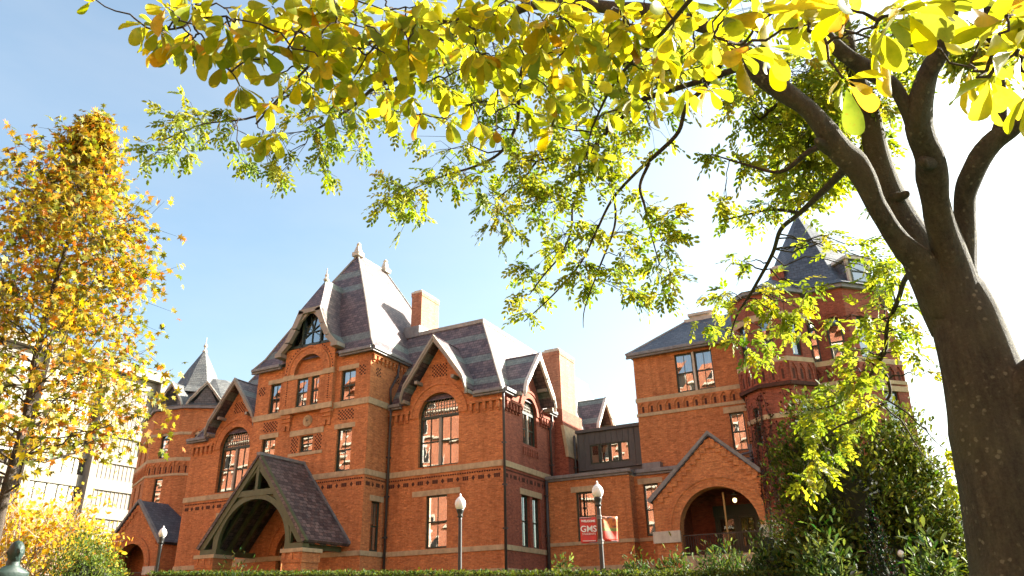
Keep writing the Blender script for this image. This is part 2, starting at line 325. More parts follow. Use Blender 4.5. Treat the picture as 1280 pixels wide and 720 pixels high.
def win_arch(fr, cu, r, w0, ws, rec=.24, mull=True, lattice=True, pale=None, m=GREEN, mm=GREYT, parent=None):
    mb = MB(); t = .1; a, b = -rec-.02, -rec+.08
    mb.fbox(fr, cu-r, cu-r+t, w0, ws, a, b).fbox(fr, cu+r-t, cu+r, w0, ws, a, b).fbox(fr, cu-r+t, cu+r-t, w0, w0+t, a, b).ring(fr, cu, ws, r-t, r, 0, PI, a, b)
    mb.fbox(fr, cu-r+t, cu+r-t, ws-.08, ws+.08, a, b+.02)
    hm = .09 if mull else 0; wm = (w0+ws)/2
    for s in (-1, 1):
        ua, ub = (cu+hm, cu+r-t) if s > 0 else (cu-r+t, cu-hm)
        if not mull and s < 0: continue
        if not mull: ua = cu-r+t
        mb.fbox(fr, ua, ub, wm-.035, wm+.035, a, b-.02); uc = (ua+ub)/2
        if mull: mb.fbox(fr, uc-.016, uc+.016, w0+t, ws-.08, a+.03, b-.03)
    win = mb.build('window', m, parent or B)
    if mull: MB().fbox(fr, cu-hm, cu+hm, w0+t, ws-.08, a, b+.015).build('mullion', mm, win)
    if lattice:
        mb = MB(); q = .2; k = int(r/q)+1
        for i in range(-k, k+1):
            h = math.sqrt(max(0, (r-t)**2-(i*q)**2))
            if h > .12 and abs(i*q) < r-t: mb.fbox(fr, cu+i*q-.013, cu+i*q+.013, ws+.08, ws+h, a+.03, b-.03)
        for i in range(1, k):
            y = .06+i*q
            if y < r-t: h = math.sqrt((r-t)**2-y*y); mb.fbox(fr, cu-h, cu+h, ws+y-.013, ws+y+.013, a+.034, b-.034)
        mb.build('fanlight_bars', mm, win)
    mb = MB()
    if mull: pane_quad(mb, fr, cu-r+t, cu, w0+t, ws, -rec); pane_quad(mb, fr, cu, cu+r-t, w0+t, ws, -rec+.01)
    else: pane_quad(mb, fr, cu-r+t, cu+r-t, w0+t, wm, -rec); pane_quad(mb, fr, cu-r+t, cu+r-t, wm, ws, -rec+.02)
    mb.poly([fr.P(u, y, -rec+.012) for u, y in arcpts(cu, ws, r-t*.5, 0, PI, 20)]); mb.build('pane', GLASS, win)
    backing(win, fr, [(cu-r, w0), (cu+r, w0)]+arcpts(cu, ws, r, 0, PI, 16), rec, pale)
    return win
def hull(fr, cu, r0, r1, ws, d=.07, m=BRICK, n=24, parent=None, ring2=True):
    mb = MB().ring(fr, cu, ws, r0, r1, 0, PI, -.1, d, n)
    if ring2: mb.ring(fr, cu, ws, r1-.1, r1+.03, 0, PI, -.05, d+.05, n)
    return mb.build('arch_ring', m, parent or B)
def band(segs, m=STONE, name='stone_band', parent=None):
    """segs: (frame, u0, u1, w0, w1, d)"""
    mb = MB()
    for fr, a, b, w0, w1, d in segs: mb.fbox(fr, a, b, w0, w1, -.05, d)
    return mb.build(name, m, parent or B, bevel=.01)
def corbels(fr, u0, u1, w0, w1, step=.42, wd=.2, d=.16, m=BRICK):
    mb = MB(); n = max(1, round((u1-u0)/step)); mb.fbox(fr, u0, u1, w1, w1+.16, -.03, d+.03)
    for i in range(n):
        c = u0+(u1-u0)*(i+.5)/n
        mb.fbox(fr, c-wd/2, c+wd/2, w0+.14, w1, -.03, d).fbox(fr, c-wd/2+.02, c+wd/2-.02, w0, w0+.14, -.03, d*.5)
    return mb.build('corbel_table', m, B)
def frieze(fr, u0, u1, w, step=.52):
    mb = MB(); n = max(1, round((u1-u0)/step)); h = .11
    for i in range(n):
        c = u0+(u1-u0)*(i+.5)/n
        if i % 2: mb.prism(fr, [(c-h, w), (c, w-h*1.3), (c+h, w), (c, w+h*1.3)], -.03, .018)
        else: 
            for dx in (-.13, 0, .13): mb.fbox(fr, c+dx-.05, c+dx+.05, w-.11, w+.11, -.03, .018)
    k = round((u1-u0)/.16)
    for i in range(k): c = u0+(u1-u0)*(i+.5)/k; mb.fbox(fr, c-.045, c+.045, w+.26, w+.34, -.03, .03)
    return mb.build('brick_frieze', BRICKD, B)
def arcade(fr, u0, u1, w0, w1, step=.55, m=BRICK, dark=True):
    mb = MB(); n = max(1, round((u1-u0)/step)); s = (u1-u0)/n
    for i in range(n+1): c = u0+s*i; mb.fbox(fr, max(u0, c-.06), min(u1, c+.06), w0, w0+(w1-w0)*.55, -.03, .07)
    for i in range(n):
        c = u0+s*(i+.5); pl = [(u0+s*i, w0+(w1-w0)*.55), (u0+s*i+.06, w0+(w1-w0)*.55), (c-s*.18, w0+(w1-w0)*.78), (c, w1-.07), (c, w1), (u0+s*i, w1)]
        mb.prism(fr, pl, -.03, .07); mb.prism(fr, [(2*c-u, y) for u, y in pl], -.03, .07)
    mb.build('brick_arcade', m, B)
    if dark:
        mb = MB()
        for i in range(n): c = u0+s*(i+.5); mb.fbox(fr, c-s*.12, c+s*.12, w0+.05, w0+(w1-w0)*.6, -.03, .012)
        mb.build('dark_header_panel', BRICKD, B)
def gable_points(hw, wf, wa): h = wa-wf; return [(hw+.2, wf-.02), (hw-.02, wf+.2*h), (hw*.5, wf+.6*h), (0, wa)]
def gable_roof(fr, cu, hw, wf, wa, d0, d1, m, board=GREYT, th=.16, bw=.34):
    pr = gable_points(hw, wf, wa); ro = MB()
    for s in (-1, 1):
        pts = [(cu+s*u, y) for u, y in pr]
        for p, q in zip(pts, pts[1:]):
            dx, dy = q[0]-p[0], q[1]-p[1]; l = math.hypot(dx, dy); nx_, ny_ = -dy/l*s, dx/l*s
            if ny_ < 0: nx_, ny_ = -nx_, -ny_
            ro.prism(fr, [p, q, (q[0]-nx_*th, q[1]-ny_*th), (p[0]-nx_*th, p[1]-ny_*th)], d0, d1)
    r = ro.build('gable_roof', m, B); bb = MB()
    for s in (-1, 1):
        pts = [(cu+s*u, y) for u, y in pr]
        for o, dd0, dd1 in ((.0, -.12, .10), (.13, -.1, .05)):
            wd = bw*(.5 if o == 0 else .62)
            for p, q in zip(pts, pts[1:]): 
                lo = lambda pt: (pt[0], pt[1]-o)
                p2, q2 = lo(p), lo(q)
                bb.prism(fr, [(p2[0], p2[1]+(.03 if o == 0 else -.06)), (q2[0], q2[1]+(.03 if o == 0 else -.06)), (q2[0], q2[1]-wd*1.35), (p2[0], p2[1]-wd)], d1+dd0, d1+dd1)
    bb.build('bargeboard', board, r)
    return r
def loops_roof(name, loops, m, cap=True, parent=None):
    mb = MB(); n = len(loops[0])
    for l in loops: mb.v += l
    for k in range(len(loops)-1):
        for i in range(n): mb.f.append((k*n+i, k*n+(i+1) % n, (k+1)*n+(i+1) % n, (k+1)*n+i))
    if cap: mb.f.append(tuple((len(loops)-1)*n+i for i in range(n)))
    return mb.build(name, m, parent or B)
def rect_loop(x0, x1, y0, y1, z): return [(x0, y0, z), (x1, y0, z), (x1, y1, z), (x0, y1, z)]
def pipe(path, r=.075, name='downpipe', brackets=True):
    mb = MB().tube(path, r, 8); o = mb.build(name, PIPE, B, smooth=True)
    if brackets:
        b = MB(); x, y, z = path[-1]; zz = z+.8
        top = path[-2][2]
        while zz < top: b.box(x-.11, x+.11, y-.11, y+.1, zz, zz+.09); zz += 2.3
        if b.v: b.build('pipe_bracket', PIPE, o)
    return o
Zb = 1.0
# ---- central tower
TY, TX0, TX1, TB = 34.95, -37.05, -27.75, 45.5
ft, ts, tl = front(TY), side(TX1), Fr((TX0, 0), (0, -1))
pf = front(TY-.3)                                             # the projecting middle bay
tw = [('rect', -29.98, -28.87, 12.3, 14.25), ('rect', -35.85, -34.95, 12.3, 14.25), ('rect', -30.0, -28.87, 8.03, 10.58), ('rect', -36.1, -34.95, 8.03, 10.68),
      ('rect', -32.9, -31.87, 9.5, 10.5), ('arch', -32.4, 1.5, 1.5, 3.6)]
facade(ft, [(TX0, Zb), (TX1, Zb), (TX1, 15.3), (TX0, 15.3)], tw)
for k, pl in zip(tw[:5], (None, None, None, None, None)):
    win_rect(ft, *k[1:5], lint=(.3, .22) if k[3] != 9.5 else None, pale=pl)
swt = [('rect', 35.75, 36.65, 3.55, 6.3)]
facade(ts, [(TY, Zb), (37.07, Zb), (37.07, 11.0), (TB, 11.0), (TB, 15.3), (TY, 15.3)], swt)
win_rect(ts, *swt[0][1:5], lint=(.32, .2), pale='top')
facade(tl, [(-TB, 11.0), (-37.07, 11.0), (-37.07, Zb), (-TY, Zb), (-TY, 15.3), (-TB, 15.3)], [])
# middle bay
bw_ = [('rect', -33.3, -32.4, 12.32, 14.15), ('rect', -32.12, -31.5, 12.32, 14.15)]
facade(pf, [(-34.45, 11.95), (-30.4, 11.95), (-30.4, 16.25), (-34.45, 16.25)], bw_+[[(-33.58, 14.5), (-31.22, 14.5)]+arcpts(-32.4, 14.5, 1.18, 0, PI, 24)], depth=.3, name='bay_wall')
facade(front(TY-.06), [(-33.7, 14.4), (-31.1, 14.4), (-31.1, 15.8), (-33.7, 15.8)], [], name='arch_infill')
for k in bw_: win_rect(pf, *k[1:5], rec=.16, pale=None)
mb = MB()
for x in (-34.45, -30.4): mb.fbox(ft, min(x, x+(-.001 if x < -32 else .001)), max(x, x+.001), 11.95, 16.25, 0, .3)
mb.fbox(ft, -34.45, -30.4, 11.93, 11.95, 0, .298); mb.build('bay_return', BRICK, B)
hull(pf, -32.4, 1.18, 1.72, 14.5, .06)
mb = MB()                                                     # dotted brickwork down the bay piers and round the arch
for x in (-34.12, -30.73):
    for i in range(12): mb.fbox(pf, x-.04, x+.04, 12.55+i*.14, 12.62+i*.14, -.02, .02)
for i in range(28):
    a = PI*(i+.5)/28; mb.fbox(pf, -32.4+1.92*math.cos(a)-.04, -32.4+1.92*math.cos(a)+.04, 14.5+1.92*math.sin(a)-.04, 14.5+1.92*math.sin(a)+.04, -.02, .02)
mb.build('brick_dots', BRICKD, B)
# stepped brackets below the bay
for x in (-34.45, -31.2):
    mb = MB()
    for i in range(3): mb.fbox(ft, x+.06*i, x+.8-.06*i, 11.25+(2-i)*.22, 11.47+(2-i)*.22, -.03, .28-.08*i)
    for i in range(2): mb.fbox(ft, x+.1+.38*i, x+.3+.38*i, 10.95, 11.25, -.03, .12)
    mb.build('bay_bracket', BRICK, B)
band([(pf, -34.5, -33.58, 14.15, 14.5, .06), (pf, -33.58, -31.22, 14.15, 14.42, .04), (pf, -31.22, -30.35, 14.15, 14.5, .06)])
band([(ft, TX0-.06, -34.45, 11.9, 12.28, .06), (pf, -34.5, -30.35, 11.95, 12.3, .06), (ft, -30.4, TX1, 11.9, 12.28, .06), (ts, TY-.06, TY+2.3, 11.9, 12.28, .06), (ts, 37.3, 40, 11.9, 12.2, .06)])
band([(ft, TX0-.06, TX1, 7.7, 8.03, .06), (ts, TY-.06, 37.0, 7.7, 8.03, .06)])
band([(ft, TX0-.06, TX1, 3.28, 3.55, .06), (ts, TY-.06, 37.0, 3.28, 3.55, .06)])
band([(ft, -33.75, -31.05, 10.55, 10.9, .05), (ft, -33.75, -31.05, 9.28, 9.48, .05)])
band([(ft, TX0-.1, TX1, Zb, 2.37, .1), (ts, TY-.1, 37.0, Zb, 2.37, .1)], name='plinth')
frieze(ft, TX0+.1, TX1-.1, 7.22); frieze(ts, TY+.1, 36.95, 7.22)
mb = MB().prism(ft, arcpts(-32.4, 11.42, .36, 0, 2*PI, 24)[:-1], -.03, .06).ring(ft, -32.4, 11.42, .24, .3, 0, 2*PI, .05, .1, 20)
for i in range(8): a = i*PI/4; mb.bar(ft, (-32.4, 11.42), (-32.4+.2*math.cos(a), 11.42+.2*math.sin(a)), .07, .05, .1)
mb.build('stone_roundel', STONE, B)
def lattice(fr, u0, u1, w0, w1):
    mb = MB(); s = .115; nu, nw = round((u1-u0)/s), round((w1-w0)/s)
    for i in range(nu):
        for j in range(nw):
            if (i+j) % 2: mb.fbox(fr, u0+(u1-u0)*i/nu+.006, u0+(u1-u0)*(i+1)/nu-.006, w0+(w1-w0)*j/nw+.006, w0+(w1-w0)*(j+1)/nw-.006, -.03, .014)
    return mb.build('lattice_panel', BRICKD, B)
lattice(ft, -36.1, -34.9, 11.1, 11.75); lattice(ft, -30.0, -28.8, 11.1, 11.75); lattice(ft, -33.6, -33.05, 9.5, 10.5); lattice(ft, -31.7, -31.15, 9.5, 10.5)
lattice(ft, -36.85, -36.3, 13.6, 14.2); lattice(ft, -28.6, -28.1, 13.75, 14.4); lattice(ts, 35.5, 36.0, 13.75, 14.3); lattice(ts, 37.4, 37.9, 13.75, 14.3)
corbels(ts, 35.0, 39.0, 14.55, 14.95)
# big arched door under the porch
win_arch(ft, -32.4, 1.5, 1.5, 3.6, rec=.3, mull=True, lattice=True, m=WOOD, mm=WOOD)
hull(ft, -32.4, 1.5, 2.1, 3.6, .08)
# tower roof: a steep hipped roof with a short ridge running front to back
fx = [-.075, .05, .17, .42, .72, 1.0]; fz = [0, .085, .21, .46, .745, 1.0]
lo = []
for a, b in zip(fx, fz):
    ix, iy = a*4.62, a*3.65; lo.append(rect_loop(TX0+ix, TX1-ix, TY+iy, TB-iy, 15.4+9.0*b))
R = loops_roof('tower_roof', lo, SLATE_T)
mb = MB()
for k in range(4):
    mb.tube([Vector(l[k])+Vector((0, 0, .02)) for l in lo], .07, 6)
mb.build('hip_tiles', STONEP if False else COPING, R)
yr0, yr1 = TY+3.65, TB-3.65
mb = MB().box(-32.46, -32.34, yr0, yr1, 24.38, 24.5)
for y in (yr0, yr1):
    mb.box(-32.72, -32.08, y-.3, y+.34, 24.3, 24.62); mb.hexa([(-32.62, y-.24, 24.62), (-32.18, y-.24, 24.62), (-32.18, y+.28, 24.62), (-32.62, y+.28, 24.62)], [(-32.5, y-.12, 25.15), (-32.3, y-.12, 25.15), (-32.3, y+.16, 25.15), (-32.5, y+.16, 25.15)])
    mb.lathe((-32.4, y+.02, 25.15), [(.08, 0), (.17, .1), (.14, .22), (.05, .3)], 10)
mb.build('ridge_finial', STONEP, R)
def gutter(pts, name='gutter', m=LEAD, h=.2, w=.22):
    mb = MB()
    for p, q in zip(pts, pts[1:]):
        fr, l = edge(p[:2], q[:2]); mb.fbox(fr, 0, l, p[2]-h, p[2], -.05, w).fbox(fr, -.05, l+.05, p[2]-h-.12, p[2]-h, -.05, w*.55)
    return mb.build(name, m, B, bevel=.02)
gutter([(TX0-.3, TY-.24, 15.42), (-34.9, TY-.24, 15.42)]); gutter([(-29.95, TY-.24, 15.42), (TX1+.24, TY-.24, 15.42), (TX1+.24, TB, 15.42)])
# shaped dormer over the middle bay
dY = TY-.75
L = {'fl': (-34.75, 16.0), 'k': (-34.15, 16.75), 't': (-33.28, 18.68)}
lp = [(-34.98, 15.9), (-34.3, 16.6), (-33.8, 17.5), (-33.28, 18.68)]; rp = [(-64.8-u, y) for u, y in lp]
mb = MB(); yb = 39.6; ap = (-32.4, TY+.55, 21.25); apb = (-32.4, 40.5, 21.25)
fl_ = [(u, dY, y) for u, y in lp]; bl_ = [(u, yb, y) for u, y in lp]; fr_ = [(u, dY, y) for u, y in rp]; br_ = [(u, yb, y) for u, y in rp]
for A_, B_ in ((fl_, bl_), (fr_, br_)):
    for i in range(3): mb.poly([A_[i], A_[i+1], B_[i+1], B_[i]])
    mb.poly([A_[3], ap, apb, B_[3]])
mb.poly([fl_[3], fr_[3], ap]); DR = mb.build('dormer_roof', SLATE_T, B)
mb = MB(); fd = front(dY)
for A_ in (lp, rp):
    s = 1 if A_ is lp else -1
    for p, q in zip(A_, A_[1:]): mb.prism(fd, [p, q, (q[0]+s*.42, q[1]-.14), (p[0]+s*.42, p[1]-.02)], -.25, .06)
mb.fbox(fd, -33.3, -31.5, 18.42, 18.72, -.25, .06)
mb.prism(fd, [(-33.75, 17.35), (-33.75, 17.6), (-32.9, 18.4), (-32.6, 18.4)], -.22, -.08).prism(fd, [(-31.05, 17.35), (-31.05, 17.6), (-31.9, 18.4), (-32.2, 18.4)], -.22, -.08)
mb.fbox(fd, -34.98, -34.45, 15.72, 15.98, -.7, .08).fbox(fd, -30.35, -29.82, 15.72, 15.98, -.7, .08)
mb.build('bargeboard', GREYT, DR)
fdw = front(dY+.42)
gl = [(-34.3, 16.35), (-30.5, 16.35), (-31.45, 18.5), (-33.35, 18.5)]
mb = MB(); pane_quad(mb, fdw, 0, 0, 0, 0, 0); mb = MB().poly([fdw.P(u, y, -.1) for u, y in gl])
mbf = MB().fbox(fdw, -34.3, -30.5, 16.25, 16.42, -.12, .02).bar(fdw, (-33.15, 16.3), (-33.15, 18.5), .12, -.12, .02).bar(fdw, (-31.65, 16.3), (-31.65, 18.5), .12, -.12, .02)
mbf.bar(fdw, (-34.25, 16.3), (-33.3, 18.5), .12, -.12, .02).bar(fdw, (-30.55, 16.3), (-31.5, 18.5), .12, -.12, .02).bar(fdw, (-33.15, 17.2), (-31.65, 17.2), .05, -.11, -.02)
for a in (20, 70, 110, 160): mbf.bar(fdw, (-32.4, 17.3), (-32.4+.72*math.cos(math.radians(a)), 17.3+1.15*math.sin(math.radians(a))), .045, -.11, -.03)
for a in (-30, -90, -150): mbf.bar(fdw, (-32.4, 17.3), (-32.4+.72*math.cos(math.radians(a)), 17.3+.85*math.sin(math.radians(a))), .045, -.11, -.03)
DW = mbf.build('dormer_window', GREEN, B); mb.build('pane', GLASS, DW); backing(DW, fdw, gl, .1, None)
MB().lathe((-32.4, TY+.55, 21.15), [(.16, 0), (.2, .12), (.07, .25), (.12, .42), (.04, .6), (.03, .95)], 10).build('finial', STONEP, DR)

# ---- the two wings with a great arched window under a gable (right: block, left: mirrored)
BY = 37.07
def great_window(fr, cu):
    win_arch(fr, cu, 1.4, 8.12, 11.1, rec=.28); hull(fr, cu, 1.4, 1.98, 11.1, .07)
def block_front(x0, x1, cu, mirrored):
    fr = front(BY)
    gw = ('rect', -24.87, -23.45, 3.58, 6.46) if not mirrored else ('rect', -41.4, -40.2, 3.58, 6.46)
    ol = [(x0, Zb), (x1, Zb), (x1, 12.0), (cu+2.15, 12.0), (cu+2.05, 12.5), (cu, 15.45), (cu-2.05, 12.5), (cu-2.15, 12.0), (x0, 12.0)]
    facade(fr, ol, [('arch', cu, 1.4, 8.12, 11.1), gw]); great_window(fr, cu)
    win_rect(fr, *gw[1:5], lint=(.32, .85, .97) if not mirrored else (.32, .3), pale=None)
    corbels(fr, x0+.05, cu-2.05, 10.9, 11.45); corbels(fr, cu+2.05, x1-.02, 10.9, 11.45)
    frieze(fr, x0+.15, x1-.15, 7.22)
    lattice(fr, cu-.55, cu+.55, 13.5, 14.3)
block_front(-27.75, -19.8, -24.12, False)
block_front(-45.05, -37.05, -40.75, True)
fb, sb = front(BY), side(-19.8)
band([(fb, -27.68, -19.8, 7.7, 8.03, .06), (sb, BY-.06, 43.9, 7.7, 8.03, .06)])
band([(fb, -27.68, -19.8, 3.28, 3.55, .06), (sb, BY-.06, 42.3, 3.28, 3.55, .06)])
band([(fb, -27.64, -19.8, Zb, 2.37, .1), (sb, BY-.1, 42.3, Zb, 2.37, .1)], name='plinth')
band([(fb, -45.11, -37.12, 7.7, 8.03, .06)]); band([(fb, -45.11, -37.12, 3.28, 3.55, .06)]); band([(fb, -45.15, -37.16, Zb, 2.37, .1)], name='plinth')
# right side of the block
scu = 40.55; sw = [('arch', scu, .95, 9.4, 11.35), ('rect', 39.2, 40.25, 3.55, 6.4), ('rect', 40.6, 41.65, 3.55, 6.4)]
facade(sb, [(BY, Zb), (58, Zb), (58, 12.0), (53.6, 12.0), (52, 14.6), (50.4, 12.0), (scu+1.75, 12.0), (scu, 14.7), (scu-1.75, 12.0), (BY, 12.0)], sw, BRICKR)
win_arch(sb, scu, .95, 9.4, 11.35, mull=True, lattice=True); hull(sb, scu, .95, 1.4, 11.35, .07, BRICKR)
for k in sw[1:]: win_rect(sb, *k[1:5], rec=.24)
band([(sb, 39.0, 41.85, 6.4, 6.74, .04)], name='lintel'); band([(sb, 40.25, 40.6, 3.55, 6.4, -.02)], STONE, 'mullion')
corbels(sb, BY+.2, scu-1.35, 10.9, 11.45, m=BRICKR); corbels(sb, scu+1.35, 43.8, 10.9, 11.45, m=BRICKR); frieze(sb, BY+.1, 42.3, 7.22)
mb = MB()
for i in range(9): mb.fbox(sb, 39.55+i*.24, 39.67+i*.24, 8.75, 9.2, -.03, .05)
mb.build('brick_apron', BRICKR, B)
facade(Fr((-45.05, 0), (0, -1)), [(-58, Zb), (-BY, Zb), (-BY, 12), (-58, 12)], [])
# mansard roofs
def mansard(x0, x1, y0, y1, ins, m):
    lo = []
    for o, h in ((.03, 0), (.3, .55), (.72, 1.35), (1.6, 3.1), (2.96, 5.75)):
        lo.append(rect_loop(x0-(o if ins[0] else 0), x1-o, y0+o, y1, 12.08+h) if False else rect_loop(x0+(o if ins[0] else 0), x1-(o if ins[1] else 0), y0+o, y1, 12.08+h))
    r = loops_roof('mansard_roof', lo, m); mb = MB()
    for k in (0, 1):
        if ins[k]: mb.tube([Vector(l[k])+Vector((0, 0, .02)) for l in lo], .07, 6)
    mb.build('hip_tiles', COPING, r)
    top = lo[-1]; mb = MB(); mb.box(top[0][0], top[1][0]+.1, top[0][1]-.12, top[0][1]+.2, 17.72, 17.98)
    if ins[1]: mb.box(top[1][0]-.2, top[1][0]+.1, top[0][1]+.2, y1, 17.72, 17.98)
    mb.build('roof_curb', COPING, r)
    return r
mansard(-28.6, -19.8, BY, 58, (0, 1), SLATE_B); mansard(-45.05, -36.2, BY, 58, (1, 0), SLATE_B)
gable_roof(fb, -24.12, 2.12, 12.35, 15.95, -4.2, .75, SLATE_B); gable_roof(fb, -40.75, 2.12, 12.35, 15.85, -4.2, .75, SLATE_B)
gable_roof(sb, scu, 1.95, 12.2, 15.15, -3.2, .8, SLATE_B, WHITE); gable_roof(sb, 52, 1.85, 12.1, 14.95, -3.2, .8, SLATE_B, WHITE)
gutter([(-27.6, BY-.2, 12.12), (-26.75, BY-.2, 12.12)]); gutter([(-21.55, BY-.2, 12.12), (-19.58, BY-.2, 12.12), (-19.58, scu-2.3, 12.12)]); gutter([(-19.58, scu+2.3, 12.12), (-19.58, 43.9, 12.12)])
gutter([(-45.3, BY-.2, 12.12), (-43.4, BY-.2, 12.12)]); gutter([(-38.1, BY-.2, 12.12), (-37.1, BY-.2, 12.12)])
# timber brackets under the gable feet
for fr, cu, hw, wf in ((fb, -24.12, 2.2, 12.3), (fb, -40.75, 2.2, 12.3), (sb, scu, 1.95, 12.2)):
    for s in (-1, 1):
        MB().fbox(fr, cu+s*1.3-.1, cu+s*1.3+.1, wf+.78, wf+.98, 0, .65).build('gable_bracket', GREYT, B); MB().fbox(fr, cu+s*2.25-.14, cu+s*2.25+.14, wf-.3, wf-.08, 0, .62).build('gable_bracket', GREYT, B)
# chimneys
def chimney(x0, x1, y0, y1, z0, z1, cap=.25, m=BRICK):
    mb = MB().box(x0, x1, y0, y1, z0, z1-.5).box(x0-.03, x1+.03, y0-.03, y1+.03, z1-.5, z1-cap); c = mb.build('chimney', m, B)
    MB().box(x0-.04, x1+.04, y0-.04, y1+.04, z1-cap, z1-cap+.12).box(x0+.1, x1-.1, y0+.1, y1-.1, z1-cap+.12, z1).build('chimney_cap', STONEP, c); return c
BRICKC = brick('overexposed_chimney_brick', (.44, .18, .1), (.36, .13, .07), (.38, .26, .18), .45)  # less saturated brick: the paling of overexposed sunlight is put into the colour
chimney(-28.75, -27.9, 40.4, 42.6, 16.5, 21.45, m=BRICKC); MB().box(-29.0, -27.7, 39.9, 42.8, 17.7, 18.5).build('chimney_flashing', LEAD, B)
chimney(-20.5, -19.25, 44.3, 46.8, 12.0, 16.7, m=BRICKC)
mb = MB().box(-20.5, -18.85, 44.0, 47.8, Zb, 9.3); mb.hexa([(-20.5, 44.0, 9.3), (-18.85, 44.0, 9.3), (-18.85, 47.8, 9.3), (-20.5, 47.8, 9.3)], [(-20.5, 44.2, 11.2), (-19.2, 44.2, 11.2), (-19.2, 47.5, 11.2), (-20.5, 47.5, 11.2)])
mb.box(-20.5, -19.2, 44.2, 47.5, 11.2, 12.4); mb.build('chimney_breast', BRICKR, B)
MB().hexa([(-18.95, 43.9, 9.2), (-18.75, 43.9, 9.2), (-18.75, 47.9, 9.2), (-18.95, 47.9, 9.2)], [(-19.3, 44.1, 11.3), (-19.1, 44.1, 11.3), (-19.1, 47.6, 11.3), (-19.3, 47.6, 11.3)]).build('stone_weathering', STONE, B)
pipe([(-19.62, BY-.2, 11.95), (-19.62, BY-.22, 11.5), (-19.66, BY-.14, 11.2), (-19.66, BY-.14, 1.2)]); pipe([(-27.45, BY-.3, 11.95), (-27.5, BY-.2, 11.4), (-27.56, BY-.14, 11.0), (-27.56, BY-.14, 1.2)])
pipe([(-27.6, 37.6, 15.2), (-27.62, 37.6, 14.3), (-27.64, 36.9, 13.2), (-27.6, 36.95, 12.2)], brackets=False)
pipe([(-19.55, 43.3, 11.95), (-19.55, 43.3, 11.2), (-19.66, 43.2, 10.9), (-19.66, 43.2, 7.8)]); pipe([(-19.62, 42.25, 7.5), (-19.62, 42.2, 1.2)], .1)

# ---- timber porch in front of the tower
PY = 31.35; pr_ = front(PY); px, ph, pe = -32.4, 8.8, 3.92; hw = 3.95
mb = MB()
for s in (-1, 1):
    a = (px+s*hw*1.0, pe); b = (px, ph); mb.prism(pr_, [a, b, (px, ph-.2), (a[0]-s*.12, a[1]-.14)], -3.6, .12)
PR = mb.build('porch_roof', SLATE_P, B)
MB().fbox(pr_, px-.14, px+.14, ph-.1, ph+.06, -3.6, .14).build('ridge_flashing', LEAD, PR)
for s in (1,): MB().prism(pr_, [(px+s*hw, pe-.02), (px, ph+.0), (px, ph+.14), (px+s*(hw+.03), pe+.1)], -3.66, -3.5).build('wall_flashing', LEAD, PR)
mb = MB()
for s in (-1, 1): mb.prism(pr_, [(px+s*(hw-.02), pe-.12), (px, ph-.12), (px, ph-.62), (px+s*(hw-.55), pe-.12)], -.2, .05); mb.prism(pr_, [(px+s*(hw+.1), pe-.06), (px, ph+.04), (px, ph-.16), (px+s*(hw-.1), pe-.06)], -.1, .1)
mb.fbox(pr_, px-1.62, px+1.62, 6.45, 6.78, -.22, .03).fbox(pr_, px-.1, px+.1, 6.78, 8.3, -.2, .02)
mb.bar(pr_, (px-1.25, 6.78), (px-.1, 7.9), .14, -.18, 0).bar(pr_, (px+1.25, 6.78), (px+.1, 7.9), .14, -.18, 0)
mb.ring(pr_, px, 3.78, 2.5, 2.8, 0, PI, -.22, .0, 28)
for s in (-1, 1):
    mb.fbox(pr_, min(px+s*2.5, px+s*3.75), max(px+s*2.5, px+s*3.75), 3.5, 3.78, -.5, .02)
    mb.fbox(pr_, min(px+s*2.72, px+s*2.86), max(px+s*2.72, px+s*2.86), 3.78, 5.0, -.2, -.02)
    # filling behind the curved brace between arch and rafter
    arcp = arcpts(px, 3.78, 2.78, PI/2, PI/2-s*1.25 if s > 0 else PI/2+1.25, 12)
    mb.prism(pr_, [(px, 6.62)]+arcp[::1]+[(px+s*1.62, 6.45)], -.14, -.1)
mb.build('porch_truss', OLIVE, PR)
mb = MB()
for y in (-.9, -1.8, -2.7):
    for s in (-1, 1): mb.prism(pr_, [(px+s*(hw-.2), pe-.2), (px, ph-.24), (px, ph-.5), (px+s*(hw-.5), pe-.2)], y-.08, y+.08)
for s in (-1, 1): mb.fbox(pr_, min(px+s*3.1, px+s*3.4), max(px+s*3.1, px+s*3.4), 3.5, 3.78, -3.5, -.52)
mb.build('porch_rafter', OLIVE, PR)
for s in (-1, 1):
    u = (px+s*3.95, px+s*2.5); u0, u1 = min(u)+ (0.28 if s > 0 else .28), max(u)-.28
    u0, u1 = (px+2.42, px+4.0-.15) if s > 0 else (px-3.85, px-2.42)
    u0, u1 = (px+2.55, px+3.85) if s > 0 else (px-3.85, px-2.55)
    p = MB().fbox(pr_, u0, u1, Zb, 3.02, -1.2, .1).fbox(pr_, u0-.05, u1+.05, 2.8, 3.3, -1.25, .15).build('porch_pier', BRICK, PR)
    MB().fbox(pr_, u0-.13, u1+.13, 3.3, 3.5, -1.32, .22).build('pier_cap', STONE, p, bevel=.015)
    MB().fbox(pr_, u0-.1, u1+.1, Zb, 2.1, -1.28, .18).build('pier_base', STONE, p, bevel=.015)
    c = MB()
    for i in range(3): uu = u0+.15+i*(u1-u0-.3)/2; c.fbox(pr_, uu-.09, uu+.09, 2.95, 3.3, .1, .2)
    c.build('pier_corbel', BRICK, p)
